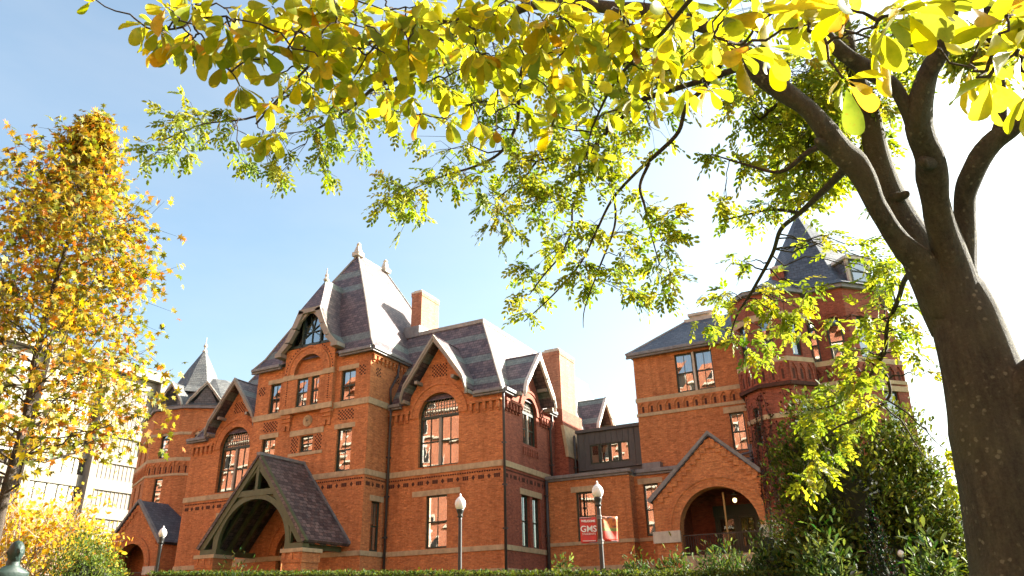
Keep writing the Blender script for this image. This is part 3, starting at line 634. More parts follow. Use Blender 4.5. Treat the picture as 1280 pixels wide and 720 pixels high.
# ---- right wing: low range, zinc clerestory, main range
WY = 42.4; fw1 = front(WY)
w1 = ('rect', -17.8, -16.6, 3.93, 6.7)
facade(fw1, [(-19.8, Zb), (-14.4, Zb), (-14.4, 7.45), (-19.8, 7.45)], [w1]); win_rect(fw1, *w1[1:5], lint=(.33, .3))
facade(side(-14.4), [(WY, Zb), (43.3, Zb), (43.3, 7.45), (WY, 7.45)], [])
fw2 = front(43.3); w2 = ('rect', -13.9, -13.0, 4.05, 6.95)
facade(fw2, [(-14.4, Zb), (-4, Zb), (-4, 7.45), (-14.4, 7.45)], [w2, ('rect', -11.9, -6.7, 1.5, 6.3)]); win_rect(fw2, *w2[1:5], lint=(.33, .3), pale='low')
band([(fw1, -19.8, -14.4, 3.72, 3.92, .06), (side(-14.4), WY-.06, 43.24, 3.72, 3.92, .06), (fw2, -14.34, -12.5, 3.78, 3.98, .06)])
band([(fw1, -19.8, -14.4, Zb, 2.55, .1), (side(-14.4), WY-.1, 43.2, Zb, 2.55, .1), (fw2, -14.3, -12.5, Zb, 2.6, .1)], name='plinth')
mb = MB().fbox(fw1, -19.7, -14.4, 7.45, 7.58, -.3, .12).fbox(fw1, -19.7, -14.25, 7.58, 7.78, -.5, .22)
mb.fbox(fw2, -14.23, -4, 7.45, 7.58, -.3, .12).fbox(fw2, -14.23, -4, 7.58, 7.8, -.5, .22); mb.build('parapet_coping', LEAD, B, bevel=.02)
MB().box(-19.8, -14.42, 42.92, 46, 7.5, 7.7).box(-14.4, -3, 43.82, 46, 7.5, 7.72).build('flat_roof', LEAD, B)
cl = front(45.0); wz = ('rect', -17.75, -15.1, 8.75, 10.0)
facade(cl, [(-18.6, 7.6), (-13.9, 7.6), (-13.9, 10.8), (-18.6, 10.8)], [wz], ZINC, 'clerestory_wall')
mb = MB().fbox(cl, -18.65, -13.9, 10.8, 11.0, -5, .16).fbox(cl, -18.5, -14, 8.38, 8.5, 0, .14)
for i in range(13): mb.fbox(cl, -18.55+i*.38, -18.52+i*.38, 10.02, 10.8, 0, .035) 
for x in (-18.5, -18.1, -14.75, -14.35): mb.fbox(cl, x-.02, x+.02, 8.5, 10.8, 0, .035)
mb.build('zinc_trim', ZINC, B)
facade(Fr((-18.6, 0), (0, -1)), [(-50, 7.6), (-45, 7.6), (-45, 10.8), (-50, 10.8)], [], ZINC, 'clerestory_wall')
for i in range(4): 
    a = -17.75+i*.6625; win_rect(cl, a+.02, a+.64, 8.75, 10.0, rec=.1, bars=0, mid=.995)
pipe([(-18.75, 44.9, 10.7), (-18.75, 44.88, 7.8)])
mb = MB().box(-13.9, -12.8, 43.5, 44.0, 7.8, 8.2).tube([(-8.2, 43.2, 8.0), (-6.2, 43.2, 8.3)], .06).box(-7.6, -5.9, 43.2, 44, 7.9, 8.55); mb.build('roof_plant', LEAD, B)
# main range
RY = 44.0; frm = front(RY); rw = [('rect', -11.4, -10.32, 12.25, 14.68), ('rect', -10.18, -9.1, 12.25, 14.68), ('rect', -8.56, -7.72, 8.4, 10.62)]
facade(frm, [(-14.05, 7.5), (-7.0, 7.5), (-7.0, 15.0), (-14.05, 15.0)], rw)
facade(Fr((-14.05, 0), (0, -1)), [(-58, 7), (-44, 7), (-44, 15), (-58, 15)], [])
win_rect(frm, *rw[0][1:5], bars=1, pale='all'); win_rect(frm, *rw[1][1:5], bars=1, pale=None); win_rect(frm, *rw[2][1:5], lint=(.36, .3), pale='low')
band([(frm, -10.32, -10.18, 12.25, 14.68, .02)], STONEP, 'mullion')
band([(frm, -14.11, -7.2, 11.98, 12.24, .06)]); band([(frm, -14.11, -7.2, 11.08, 11.28, .06)])
arcade(frm, -13.95, -7.3, 11.28, 11.98, .55)
facade(frm, [(-14.05, 14.95), (-7, 14.95), (-7, 15.02), (-14.05, 15.02)], [], name='eaves_course')
lo = [rect_loop(-14.4, -3, 43.65, 58, 15.1), rect_loop(-14.0, -3, 44.05, 58, 15.4), rect_loop(-11.1, -3, 46.95, 58, 17.8)]; MR = loops_roof('hipped_roof', lo, SLATE_R)
MB().tube([Vector(l[0]) for l in lo], .07, 6).build('hip_tiles', COPING, MR)
mb = MB().box(-11.2, -9.2, 46.85, 49, 17.7, 17.92).box(-10.8, -9.4, 47.1, 48.5, 17.92, 18.15).box(-10.95, -9.3, 46.95, 48.7, 18.15, 18.32); mb.build('roof_vent', STONEP, B)
gutter([(-14.35, 43.72, 15.12), (-7.0, 43.72, 15.12)])
# ---- stair turret and big tower on the right
def octo(cx, cy, r, rot=22.5, n=8): return [(cx+r*math.cos(math.radians(rot+360*i/n)), cy+r*math.sin(math.radians(rot+360*i/n))) for i in range(n)]
def prism_walls(pts, z0, z1, sel, m, name='turret_wall', wins=None):
    for i in sel:
        fr, l = edge(pts[i], pts[(i+1) % len(pts)]); ww = (wins or {}).get(i, [])
        hs = [('rect', l*c-w_/2, l*c+w_/2, a, b) if kd == 'r' else ('arch', l*c, w_/2, a, b) for kd, c, w_, a, b, pl in ww]
        facade(fr, [(0, z0), (l, z0), (l, z1), (0, z1)], hs, m, name)
        for h, k in zip(hs, ww):
            if k[0] == 'r': win_rect(fr, *h[1:], rec=.18, bars=0, pale=k[5])
            else:
                win_arch(fr, *h[1:], rec=.2, mull=False, lattice=False, pale=k[5]); hull(fr, h[1], h[2], h[2]+.28, h[4], .06, m, 14)
def ring_band(pts, sel, z0, z1, d, m=STONE, name='stone_band'):
    band([(*(lambda e: (e[0], -d*.41, e[1]+d*.41))(edge(pts[i], pts[(i+1) % len(pts)])), z0, z1, d) for i in sel], m, name)
tc = (-5.3, 42.4); tp = octo(*tc, 2.1); tlo = octo(*tc, 1.98)
selT = [3, 4, 5, 6, 7]
prism_walls(tlo, Zb, 11.0, selT, BRICKR, wins={6: [('r', .5, .55, 8.0, 10.2, None)], 4: [('r', .5, .5, 8.0, 10.0, None)]})
prism_walls(tp, 11.0, 16.2, selT, BRICKR, wins={5: [('r', .5, .6, 12.5, 14.6, None)], 4: [('r', .5, .6, 12.5, 14.6, None)], 6: [('r', .5, .6, 12.5, 14.6, None)]})
ring_band(tp, selT, 10.85, 11.05, .12, BRICKD, 'brick_course'); ring_band(tp, selT, 12.15, 12.4, .08); ring_band(tp, selT, 14.6, 14.95, .06); ring_band(tlo, selT, 9.2, 9.45, .05)
for i in selT: fr, l = edge(tp[i], tp[(i+1) % 8]); arcade(fr, .06, l-.06, 11.15, 12.15, .5, BRICKR)
ring_band(tp, selT, 16.15, 16.38, .22, LEAD, 'gutter')
def cone(c, pts, prof, m, name):
    lo = []
    for f, z in prof: lo.append([(c[0]+(p[0]-c[0])*f, c[1]+(p[1]-c[1])*f, z) for p in pts])
    return loops_roof(name, lo, m)
cone((-4.9, 43.4), tp, [(1.1, 16.35), (.85, 16.6), (.5, 17.3), (.15, 17.9)], SLATE_R, 'turret_roof')
Tc = (-2.75, 46.1); Tp = octo(*Tc, 3.92)
selB = [4, 5, 6, 7, 0]
bwn = {5: [('a', .3, .86, 12.4, 14.35, 'low'), ('a', .75, .8, 12.4, 14.4, 'low')], 6: [('a', .3, .85, 12.4, 14.4, None), ('r', .62, .9, 8.3, 10.6, None)]}
# face 5 looks to the front
prism_walls(Tp, Zb, 16.5, selB, BRICKR, 'tower_wall', bwn)
ring_band(Tp, selB, 12.1, 12.38, .07); ring_band(Tp, selB, 11.0, 11.2, .07); ring_band(Tp, selB, 16.4, 16.65, .24, LEAD, 'gutter'); ring_band(Tp, selB, 10.6, 10.9, .05)
for i in (5, 6): fr, l = edge(Tp[i], Tp[(i+1) % 8]); arcade(fr, .08, l-.08, 11.2, 12.1, .52, BRICKR)
CR = cone((-3.0, 46.1), Tp, [(1.1, 16.62), (.97, 17.0), (.78, 18.0), (.46, 20.3), (.02, 23.2)], SLATE_R, 'tower_roof')
dfr, dl = edge(Tp[6], Tp[7])
dm = MB().fbox(dfr, dl*.5-.75, dl*.5+.75, 16.75, 18.3, -1.6, -.02); DRM = dm.build('roof_dormer', SLATE_R, B)
win_rect(Fr(dfr.P(0, 0, .0)[:2], dfr.U), dl*.5-.62, dl*.5+.62, 16.85, 18.25, rec=-.03, bars=0)
MB().prism(dfr, [(dl*.5-.95, 18.25), (dl*.5+.95, 18.25), (dl*.5+.8, 18.5), (dl*.5-.8, 18.5)], -2.2, .2).fbox(dfr, dl*.5-.8, dl*.5-.62, 16.7, 18.25, -.1, .06).fbox(dfr, dl*.5+.62, dl*.5+.8, 16.7, 18.25, -.1, .06).build('dormer_trim', STONEP, DRM)
chimney(-4.85, -4.15, 43.4, 44.2, 16.8, 18.95, m=BRICKR); MB().box(-5.3, -3.9, 42.9, 44.4, 16.5, 17.35).build('chimney_flashing', LEAD, B)
# ---- brick entrance porches (right and left)
def brick_porch(cx, Y, hw, zf, za, r, zs, zfl, depth, right):
    fr = front(Y); ol = [(cx-hw+.15, Zb), (cx+hw-.15, Zb), (cx+hw-.15, zf), (cx, za-.25), (cx-hw+.15, zf)]
    P = facade(fr, ol, [('arch', cx, r, zfl, zs)], depth=.7, name='porch_wall')
    hull(fr, cx, r, r+.55, zs, .08, parent=P); mb = MB().ring(fr, cx, zs, r+.3, r+.36, 0, PI, -.02, .1, 26); mb.build('arch_moulding', BRICK, P)
    mb = MB()                                                 # stepped brick corbelling under the gable slopes
    for s in (-1, 1):
        n = 11
        for i in range(n):
            t0, t1 = i/n, (i+1)/n; u0 = cx+s*(hw-.45)*(1-t0); u1 = cx+s*(hw-.45)*(1-t1); yy = zf-.25+(za-zf-.3)*t0
            mb.fbox(fr, min(u0, u1), max(u0, u1)+.02, yy-.05, yy+.42, -.03, .07)
    mb.build('corbel_steps', BRICK, P)
    rf = MB()
    for s in (-1, 1): rf.prism(fr, [(cx+s*(hw+.1), zf-.12), (cx, za), (cx, za-.2), (cx+s*(hw-.05), zf-.3)], -depth, .16)
    rf = rf.build('porch_roof', SLATE_R, P)
    mb = MB()
    for s in (-1, 1): mb.prism(fr, [(cx+s*(hw+.14), zf-.12), (cx, za+.08), (cx, za-.1), (cx+s*(hw-.02), zf-.3)], -.1, .2)
    mb.build('gable_coping', LEAD, rf)
    for s in (-1, 1):
        x = cx+s*(hw-.15); f2 = side(x) if s > 0 else Fr((x, 0), (0, -1))
        a, b = (Y, Y+depth) if s > 0 else (-Y-depth, -Y)
        facade(f2, [(a, Zb), (b, Zb), (b, zf-.1), (a, zf-.1)], [], parent=P)
    band([(fr, cx-hw+.02, cx-r, zs-.6, zs, .14)], STONEP, 'capital', P); band([(fr, cx+r, cx+hw-.02, zs-.6, zs, .14)], STONEP, 'capital', P)
    band([(fr, cx-r, cx+r, Zb, zfl, .05)], STONE, 'step', P)
    mb = MB(); x = cx-r
    while x < cx+r: mb.fbox(fr, x-.012, x+.012, zfl, zfl+1.05, -.45, -.42); x += .13
    mb.fbox(fr, cx-r, cx+r, zfl+1.03, zfl+1.08, -.46, -.41).fbox(fr, cx-r, cx+r, zfl+.12, zfl+.15, -.45, -.42); mb.build('railing', IRON, P)
    mb = MB().fbox(fr, cx-hw+.2, cx+hw-.2, zfl-.06, zfl-.02, -depth, -.05); mb.build('porch_floor', STONE, P)
    return P
PW = brick_porch(-9.3, 41.3, 3.62, 5.85, 9.06, 2.1, 4.05, 2.75, 2.0, True)
dd = front(45.8)
mb = MB()
for q in ([(-11.9, 43.3), (-11.9, 45.85)], [(-11.9, 45.85), (-10.55, 45.85)], [(-8.05, 45.85), (-6.7, 45.85)], [(-6.7, 45.85), (-6.7, 43.3)]): (xa, ya), (xb, yb_) = q; mb.poly([(xa, ya, 1.5), (xb, yb_, 1.5), (xb, yb_, 6.3), (xa, ya, 6.3)])
mb.poly([(-11.9, 43.3, 6.3), (-6.7, 43.3, 6.3), (-6.7, 45.85, 6.3), (-11.9, 45.85, 6.3)]).poly([(-10.55, 45.85, 5.6), (-8.05, 45.85, 5.6), (-8.05, 45.85, 6.3), (-10.55, 45.85, 6.3)]).poly([(-11.9, 43.3, 2.72), (-6.7, 43.3, 2.72), (-6.7, 45.85, 2.72), (-11.9, 45.85, 2.72)])
mb.build('vestibule', BRICKR, B)
D = MB().fbox(dd, -10.55, -10.4, 2.7, 5.6, -.2, .03).fbox(dd, -8.2, -8.05, 2.7, 5.6, -.2, .03).fbox(dd, -10.6, -8.0, 5.1, 5.7, -.2, -.01).fbox(dd, -9.37, -9.23, 2.7, 5.1, -.18, 0)
for x in (-10.4, -9.23):
    D.fbox(dd, x, x+.12, 2.7, 5.1, -.16, -.06).fbox(dd, x+.91, x+1.03, 2.7, 5.1, -.16, -.06).fbox(dd, x+.12, x+.91, 2.7, 3.5, -.16, -.08).fbox(dd, x+.12, x+.91, 4.95, 5.1, -.16, -.06).bar(dd, (x+.51, 3.5), (x+.51, 4.95), .04, -.15, -.08).fbox(dd, x+.12, x+.91, 4.2, 4.24, -.15, -.08)
D = D.build('entrance_door', GREEN, B); pg = MB(); pane_quad(pg, dd, -10.4, -8.2, 3.5, 5.1, -.12); pg.build('pane', DOORGLASS, D)
mb = MB().fbox(dd, -9.0, -8.93, 3.4, 3.9, -.06, .05); mb.build('handle', BRASS, D)
backing(D, dd, [(-10.6, 2.5), (-8, 2.5), (-8, 5.6), (-10.6, 5.6)], .15, None)
MB().tube([(-9.05, 41.9, 2.75), (-9.05, 41.9, 5.9)], .055).build('handrail_post', BRASS, PW)
LP_ = brick_porch(-55.3, 41.3, 3.15, 6.0, 9.2, 1.78, 4.1, 2.7, 6.0, False)
# ---- left wing and octagonal tower
facade(front(47), [(-64, Zb), (-45, Zb), (-45, 8.5), (-64, 8.5)], [], name='wall')
LT = [(-63.4, 46.3), (-58.3, 43.6), (-55.2, 44.0), (-52.4, 45.9), (-50.8, 48.5), (-51, 54), (-63, 54)]
lw = {0: [('r', .72, .8, 9.3, 11.3, None), ('a', .72, .8, 13.1, 14.75, None), ('r', .3, .8, 9.3, 11.3, None), ('a', .3, .8, 13.1, 14.75, None)],
      1: [('r', .5, .85, 9.3, 11.4, None), ('a', .5, .9, 13.15, 14.8, None)], 2: [('r', .5, .95, 9.0, 11.4, None), ('a', .5, .95, 13.15, 14.9, None)]}
prism_walls(LT, Zb, 17.5, [0, 1, 2, 3], BRICK, 'tower_wall', lw)
selL = [0, 1, 2, 3]
ring_band(LT, selL, 12.8, 13.1, .07); ring_band(LT, selL, 11.55, 11.75, .07); ring_band(LT, selL, 15.05, 15.3, .06); ring_band(LT, selL, 17.35, 17.65, .26, LEAD, 'gutter')
for i in (0, 1, 2): fr, l = edge(LT[i], LT[i+1]); arcade(fr, .08, l-.08, 11.75, 12.8, .55)
cone((-57.2, 48), LT, [(1.07, 17.6), (.85, 18.3), (.45, 20.3), (.3, 21.0)], SLATE_L, 'tower_roof')
CC = octo(-57.6, 47.2, 2.5); LR = cone((-57.6, 47.2), CC, [(1.15, 19.3), (.9, 20.0), (.5, 22.0), (.05, 24.0)], SLATE_L, 'spire')
MB().lathe((-57.6, 47.2, 23.85), [(.2, 0), (.24, .15), (.1, .3), (.08, .5), (.2, .68), (.1, .85), (.04, 1.0), (.03, 1.4), (.01, 1.6)], 12).build('finial', STONEP, LR)
fd1, l1 = edge(LT[1], LT[2])
gable_roof(fd1, l1*.5, 1.25, 17.75, 19.9, -3, .25, SLATE_L, STONEP, bw=.2)
facade(fd1, [(l1*.5-1.2, 17.5), (l1*.5+1.2, 17.5), (l1*.5+1.15, 18.1), (l1*.5, 19.75), (l1*.5-1.15, 18.1)], [('rect', l1*.5-.65, l1*.5+.65, 17.75, 18.95)], SLATE_L, 'dormer_wall')
for a in (-.65, .02): win_rect(fd1, l1*.5+a, l1*.5+a+.63, 17.75, 18.95, rec=.1, bars=0, m=WHITE)
fd2, l2 = edge(LT[2], LT[3]); gable_roof(fd2, l2*.5, 1.35, 17.75, 19.8, -3, .2, SLATE_L, STONEP, bw=.2)
facade(fd2, [(l2*.5-1.2, 17.5), (l2*.5+1.2, 17.5), (l2*.5, 19.6)], [], SLATE_L, 'dormer_wall')
# zinc rooftop range between left tower and central tower, pale block behind
zr = front(50); mb = MB().box(-54, -39, 50, 56, 16, 20.4).box(-54.2, -38.9, 49.8, 56, 20.4, 20.7)
for i in range(38): mb.fbox(zr, -53.8+i*.4, -53.76+i*.4, 16, 20.4, 0, .06)
mb.build('zinc_roof_storey', ZINC, B)

# ------------------------------------------------------------------ other buildings
def pt(x, y, r):                                  # a point of the photograph at its measured distance r from the eye
    d = (fw*FOC+RT*(x-640)-UP*(y-360)).normalized(); return d*r
# white concrete slab block far left
CB = empty('concrete_building', (-105, 80, 1.5), 'pale concrete modern block with strip windows behind the yellow trees', 'building')
cf = side(-98); W_ = 125
cu0, bay, nb_, ns_ = 13, 8.6, 7, 8
mb = MB().fbox(cf, cu0, cu0+bay*nb_, 0, 33.8, -16, -.6)
for i in range(ns_+1):
    z0 = 2.2+i*3.7; mb.fbox(cf, cu0-.2, cu0+bay*nb_+.2, z0, z0+1.5, -.8, .0)
for i in range(nb_+1): mb.fbox(cf, cu0+i*bay-.5, cu0+i*bay+.5, .5, 34.2, -.8, .9)
mb.fbox(cf, cu0-.6, cu0+bay*nb_+.6, 33.4, 34.8, -16.2, 1.0); mb.build('wall', CONC, CB)
for i in range(ns_):
    for j in range(nb_):
        a, b, z0, z1 = cu0+j*bay+.5, cu0+(j+1)*bay-.5, 3.7+i*3.7, 5.9+i*3.7; k = (i*3+j*5) % 3; mb = MB()
        if k == 0:                                            # blind ribbed panel
            mb.fbox(cf, a, b, z0, z1, -.7, -.25)
            for q in range(12): x = a+(b-a)*(q+.5)/12; mb.fbox(cf, x-.05, x+.05, z0, z1, -.25, -.18)
            mb.build('panel', CONC, CB); continue
        for q in range(6): x = a+(b-a)*q/5; mb.fbox(cf, max(a, x-.05), min(b, x+.05), z0, z1, -.5, -.35)
        f = mb.build('window', CONCD, CB); q = MB(); pane_quad(q, cf, a, b, z0, z1, -.45); q.build('pane', GLASS, f)
        MB().poly([cf.P(a, z0, -.58), cf.P(b, z0, -.58), cf.P(b, z1, -.58), cf.P(a, z1, -.58)]).build('dark_room_sheet', DARKRM, f)
# pale pink roof block far behind the central tower's left side
pk = empty('rooftop_block', (-52, 66, 1.5), 'pale pink flat topped block showing over the zinc roof storey', 'building')
MB().box(-66, -47, 62, 76, 1.5, 26.2).build('wall', PINK, pk); MB().box(-66.3, -46.7, 61.7, 76.3, 26.2, 26.7).box(-62, -56, 64, 70, 26.7, 28.2).build('roof', PINK, pk)
an = MB(); x, y, z = -50.5, 64, 26.7
an.tube([(x, y, z), (x, y, z+4.2)], .06, 6).tube([(x-.5, y, z), (x, y, z+2.2), (x+.5, y, z)], .04, 5)
for k in range(3): an.tube([(x-.6, y, z+3.0+k*.5), (x+.7, y, z+3.0+k*.5)], .03, 5)
tag(an.build('antenna', GREYT), 'thin metal aerial mast standing on the pale pink block', 'antenna')
# hall across the lawn, behind the eye, that the windows mirror
OB = empty('brick_hall', (-30, -30, -1.5), 'tall sunlit brick hall with rows of pale framed windows across the lawn', 'building')
of = Fr((0, -22), (-1, 0)); mb = MB().fbox(of, -25, 150, -1.6, 34.5, -16, -.35); mb.fbox(of, -25.4, 150.4, 34.5, 35.3, -16, .5)
mb.build('wall', BRICKO, OB); mb = MB(); wn = MB(); rm = MB()
for j in range(8):
    z0 = .2+j*4.3; mb.fbox(of, -25.2, 150.2, z0-.75, z0-.45, -.3, .12)
    for i in range(28):
        u = -23+i*6.2; wn.fbox(of, u, u+1.5, z0, z0+2.2, -.34, -.28).fbox(of, u-.1, u+1.6, z0+2.2, z0+2.5, -.34, .05); rm.fbox(of, u+.1, u+1.4, z0+.1, z0+2.1, -.3, -.26)
mb.build('stone_course', STONEP, OB); wn.build('window_row', WHITE, OB); rm.build('glazing', DARKRM, OB)

# ------------------------------------------------------------------ leaves and branches
def leaf_mesh(name, m, P, A, Nn, S, tmpl, faces, tint, parent):
    """P places, A axes, Nn face normals, S sizes, tmpl (k,3): along, across, lift"""
    A = A/np.linalg.norm(A, axis=1)[:, None]; B_ = np.cross(Nn, A); B_ /= np.maximum(np.linalg.norm(B_, axis=1), 1e-6)[:, None]; Nn = np.cross(A, B_)
    k = len(tmpl); n = len(P)
    V = (P[:, None]+S[:, None, None]*(A[:, None]*tmpl[None, :, 0:1]+B_[:, None]*tmpl[None, :, 1:2]+Nn[:, None]*tmpl[None, :, 2:3])).reshape(-1, 3)
    fl = np.array([len(f) for f in faces]); fi = np.array([i for f in faces for i in f])
    LI = (np.arange(n)[:, None]*k+fi[None]).ravel(); LT_ = np.tile(fl, n); LS = np.concatenate([[0], np.cumsum(LT_)[:-1]])
    me = bpy.data.meshes.new(name); me.vertices.add(n*k); me.vertices.foreach_set('co', V.astype(np.float32).ravel())
    me.loops.add(len(LI)); me.loops.foreach_set('vertex_index', LI.astype(np.int32)); me.polygons.add(len(LT_)); me.polygons.foreach_set('loop_start', LS.astype(np.int32))
    me.update(calc_edges=True); me.validate()
    at = me.attributes.new('tint', 'FLOAT_COLOR', 'POINT'); c = np.concatenate([np.repeat(tint, k, 0), np.ones((n*k, 1))], 1); at.data.foreach_set('color', c.astype(np.float32).ravel())
    if len(tmpl) > 20: me.polygons.foreach_set('use_smooth', [True]*len(me.polygons))
    return link(name, me, m, parent)
def unit(n): v = RG.normal(size=(n, 3)); return v/np.linalg.norm(v, axis=1)[:, None]
def tints(n, cols, wts, jit=.15):
    c = np.array(cols)[RG.choice(len(cols), n, p=np.array(wts)/sum(wts))]; return np.clip(c*(1+RG.normal(size=(n, 1))*jit)+RG.normal(size=(n, 3))*.01, .003, 1)
OVAL = np.array([(0, 0, 0), (.3, .17, .03), (.68, .19, .03), (1, 0, -.06), (.68, -.19, .03), (.3, -.17, .03)]); OVALF = [(0, 1, 2, 3), (0, 3, 4, 5)]
xo = [0, .1, .22, .36, .5, .64, .76, .87, .95, .99, 1.0]; wo = [.012, .025, .08, .135, .18, .205, .205, .178, .125, .06, 0]; zo = [0, .005, .012, .02, .025, .02, .01, -.01, -.035, -.05, -.055]
OBOV = np.array([(x, 0, z) for x, z in zip(xo, zo)]+[(x, w_, z+w_*.28+.012*math.sin(x*19)) for x, w_, z in zip(xo[:-1], wo, zo)]+[(x, -w_, z+w_*.28+.012*math.sin(x*17+1)) for x, w_, z in zip(xo[:-1], wo, zo)])
OBOVF = [(i, 11+i, 12+i, i+1) for i in range(9)]+[(i, i+1, 22+i, 21+i) for i in range(9)]+[(9, 20, 10), (9, 10, 30)]
STAR = np.array([(0, 0, 0), (.2, .12, 0), (.25, .5, -.05), (.42, .2, .02), (.75, .42, -.05), (.62, .13, .02), (1.05, 0, -.08), (.62, -.13, .02), (.75, -.42, -.05), (.42, -.2, .02), (.25, -.5, -.05), (.2, -.12, 0)])
STARF = [(0, 1, 2, 3, 5), (3, 4, 5), (0, 5, 6, 7), (7, 8, 9), (0, 7, 9, 10, 11)]
def spline(pts, rad, sub=5):
    """smooth path through pts (Catmull-Rom) with matching radii"""
    P = [Vector(p) for p in pts]; out, ro = [], []
    for i in range(len(P)-1):
        a, b, c, d = P[max(i-1, 0)], P[i], P[i+1], P[min(i+2, len(P)-1)]
        for k in range(sub):
            t = k/sub; out.append(.5*((2*b)+(c-a)*t+(2*a-5*b+4*c-d)*t*t+(3*b-a-3*c+d)*t**3)); ro.append(rad[i]*(1-t)+rad[i+1]*t)
    out.append(P[-1]); ro.append(rad[-1]); return out, ro
def wob(p, s): return p+Vector((rnd.gauss(0, s), rnd.gauss(0, s), rnd.gauss(0, s)))
def limb(mb, px, nodes, n=8, sub=5):
    """px: list of (x, y, half width in px, distance)"""
    pts = [pt(x, y, r) for x, y, h, r in px]; rad = [h*p.dot(fw)**2/p.length/FOC for p, (x, y, h, r) in zip(pts, px)]
    o, ro = spline(pts, rad, sub); mb.tube(o, ro, n)
    nodes += [(p, q) for p, q in zip(o, ro)]; return o, ro
def twig(mb, a, b, r0, r1, sag=.08, n=5, seg=5):
    """thin crooked twig from a to b"""
    l = (b-a).length; pts = []; off = Vector((0, 0, 0))
    for i in range(seg+1):
        t = i/seg; p = a.lerp(b, t)+Vector((0, 0, sag*l*math.sin(PI*t)))
        if 0 < i < seg: p = wob(p, l*.035)
        pts.append(p)
    mb.tube(pts, [r0+(r1-r0)*i/seg for i in range(seg+1)], n, False); return pts
def nearest(nodes, p, up=0):
    return min(nodes, key=lambda q: (q[0]-p).length+(0 if q[0].z > p.z-.2 else up))

# ---- big tree on the right: trunk, limbs, twigs, feathery leaves
BT = empty('shade_tree', tuple(pt(1262, 900, 7.4)), 'big tree with lichen spotted forked trunk on the right and feathery drooping leaves', 'tree')
tr = MB(); nodes = []
limb(tr, [(1330, 1150, 98, 7.3), (1300, 900, 82, 7.3), (1284, 740, 74, 7.5), (1266, 620, 68, 7.6), (1250, 540, 64, 7.7), (1226, 470, 50, 7.8), (1207, 410, 42, 7.9), (1190, 365, 40, 8.0), (1186, 330, 26, 8.05)], [], 24, 6)
limb(tr, [(1250, 600, 60, 7.65), (1290, 510, 55, 7.7), (1335, 445, 45, 7.6), (1390, 350, 34, 7.4), (1420, 200, 26, 7.2)], nodes, 16)
limb(tr, [(1232, 505, 26, 7.8), (1218, 450, 32, 7.85), (1222, 412, 22, 7.9), (1230, 398, 13, 7.9), (1233, 392, 5, 7.9)], [], 14)
limb(tr, [(1196, 410, 34, 7.9), (1160, 342, 23, 7.85), (1130, 305, 17, 7.7), (1100, 268, 16, 7.6), (1074, 224, 17, 7.6), (1042, 180, 17, 7.6), (1014, 142, 14, 7.65), (984, 114, 13.5, 7.7), (952, 88, 12.5, 7.8), (915, 58, 11, 7.9), (870, 32, 11, 8.1), (812, 14, 9.5, 8.4), (720, 6, 8, 8.9), (653, 11, 7, 9.3), (600, 25, 5.5, 9.6), (545, 60, 4, 9.8), (495, 95, 3, 10), (440, 128, 2.2, 10.1), (395, 160, 1.5, 10.2)], nodes, 16)
limb(tr, [(1190, 390, 30, 8.1), (1152, 318, 24, 8.3), (1118, 250, 22, 8.5), (1096, 195, 19, 8.7), (1083, 140, 16, 8.8), (1068, 80, 12, 8.9), (1050, 10, 9, 9), (1020, -60, 6, 9)], nodes, 14)
limb(tr, [(1194, 400, 36, 7.9), (1187, 320, 24, 7.9), (1175, 255, 20, 7.8), (1162, 205, 20, 7.7), (1150, 160, 22, 7.6), (1166, 90, 17, 7.5), (1180, 30, 14, 7.4), (1192, -40, 11, 7.3), (1200, -160, 8, 7.2)], nodes, 16)
limb(tr, [(1162, 203, 15, 7.7), (1156, 207, 12, 7.58), (1153, 209, 9, 7.52), (1152, 210, 4, 7.5)], [], 12); limb(tr, [(1118, 245, 10, 8.4), (1130, 240, 6, 8.35), (1135, 238, 5, 8.3), (1137, 237, 3, 8.3)], [], 10)
limb(tr, [(1046, 186, 15, 7.6), (1030, 182, 11, 7.55), (1022, 180, 8, 7.5), (1017, 179, 3, 7.5)], [], 10)
limb(tr, [(1156, 175, 19, 7.65), (1120, 112, 13, 7.5), (1082, 88, 11, 7.4), (1040, 50, 9, 7.3), (1000, -10, 6, 7.2)], nodes, 12)
limb(tr, [(1200, 350, 22, 8.0), (1209, 270, 15, 8.1), (1219, 225, 14, 8.1), (1240, 180, 14, 8.1), (1275, 150, 12, 8.1), (1330, 110, 10, 8.2), (1400, 50, 7, 8.2)], nodes, 12)
limb(tr, [(1244, 180, 10, 8.1), (1250, 120, 8, 8.2), (1236, 40, 6, 8.3), (1230, -40, 5, 8.3)], nodes, 10)
from mathutils import noise as mn_
vv = []
for p in tr.v:                                    # flutes and lumps in the bole
    p = Vector(p); q = p.copy(); q.z *= .35; d = mn_.noise_vector(q*2.0)*.075+mn_.noise_vector(q*6)*.022; vv.append(tuple(p+d))
tr.v = vv; trunk = tr.build('trunk', BARK, BT, smooth=True)
br = MB()
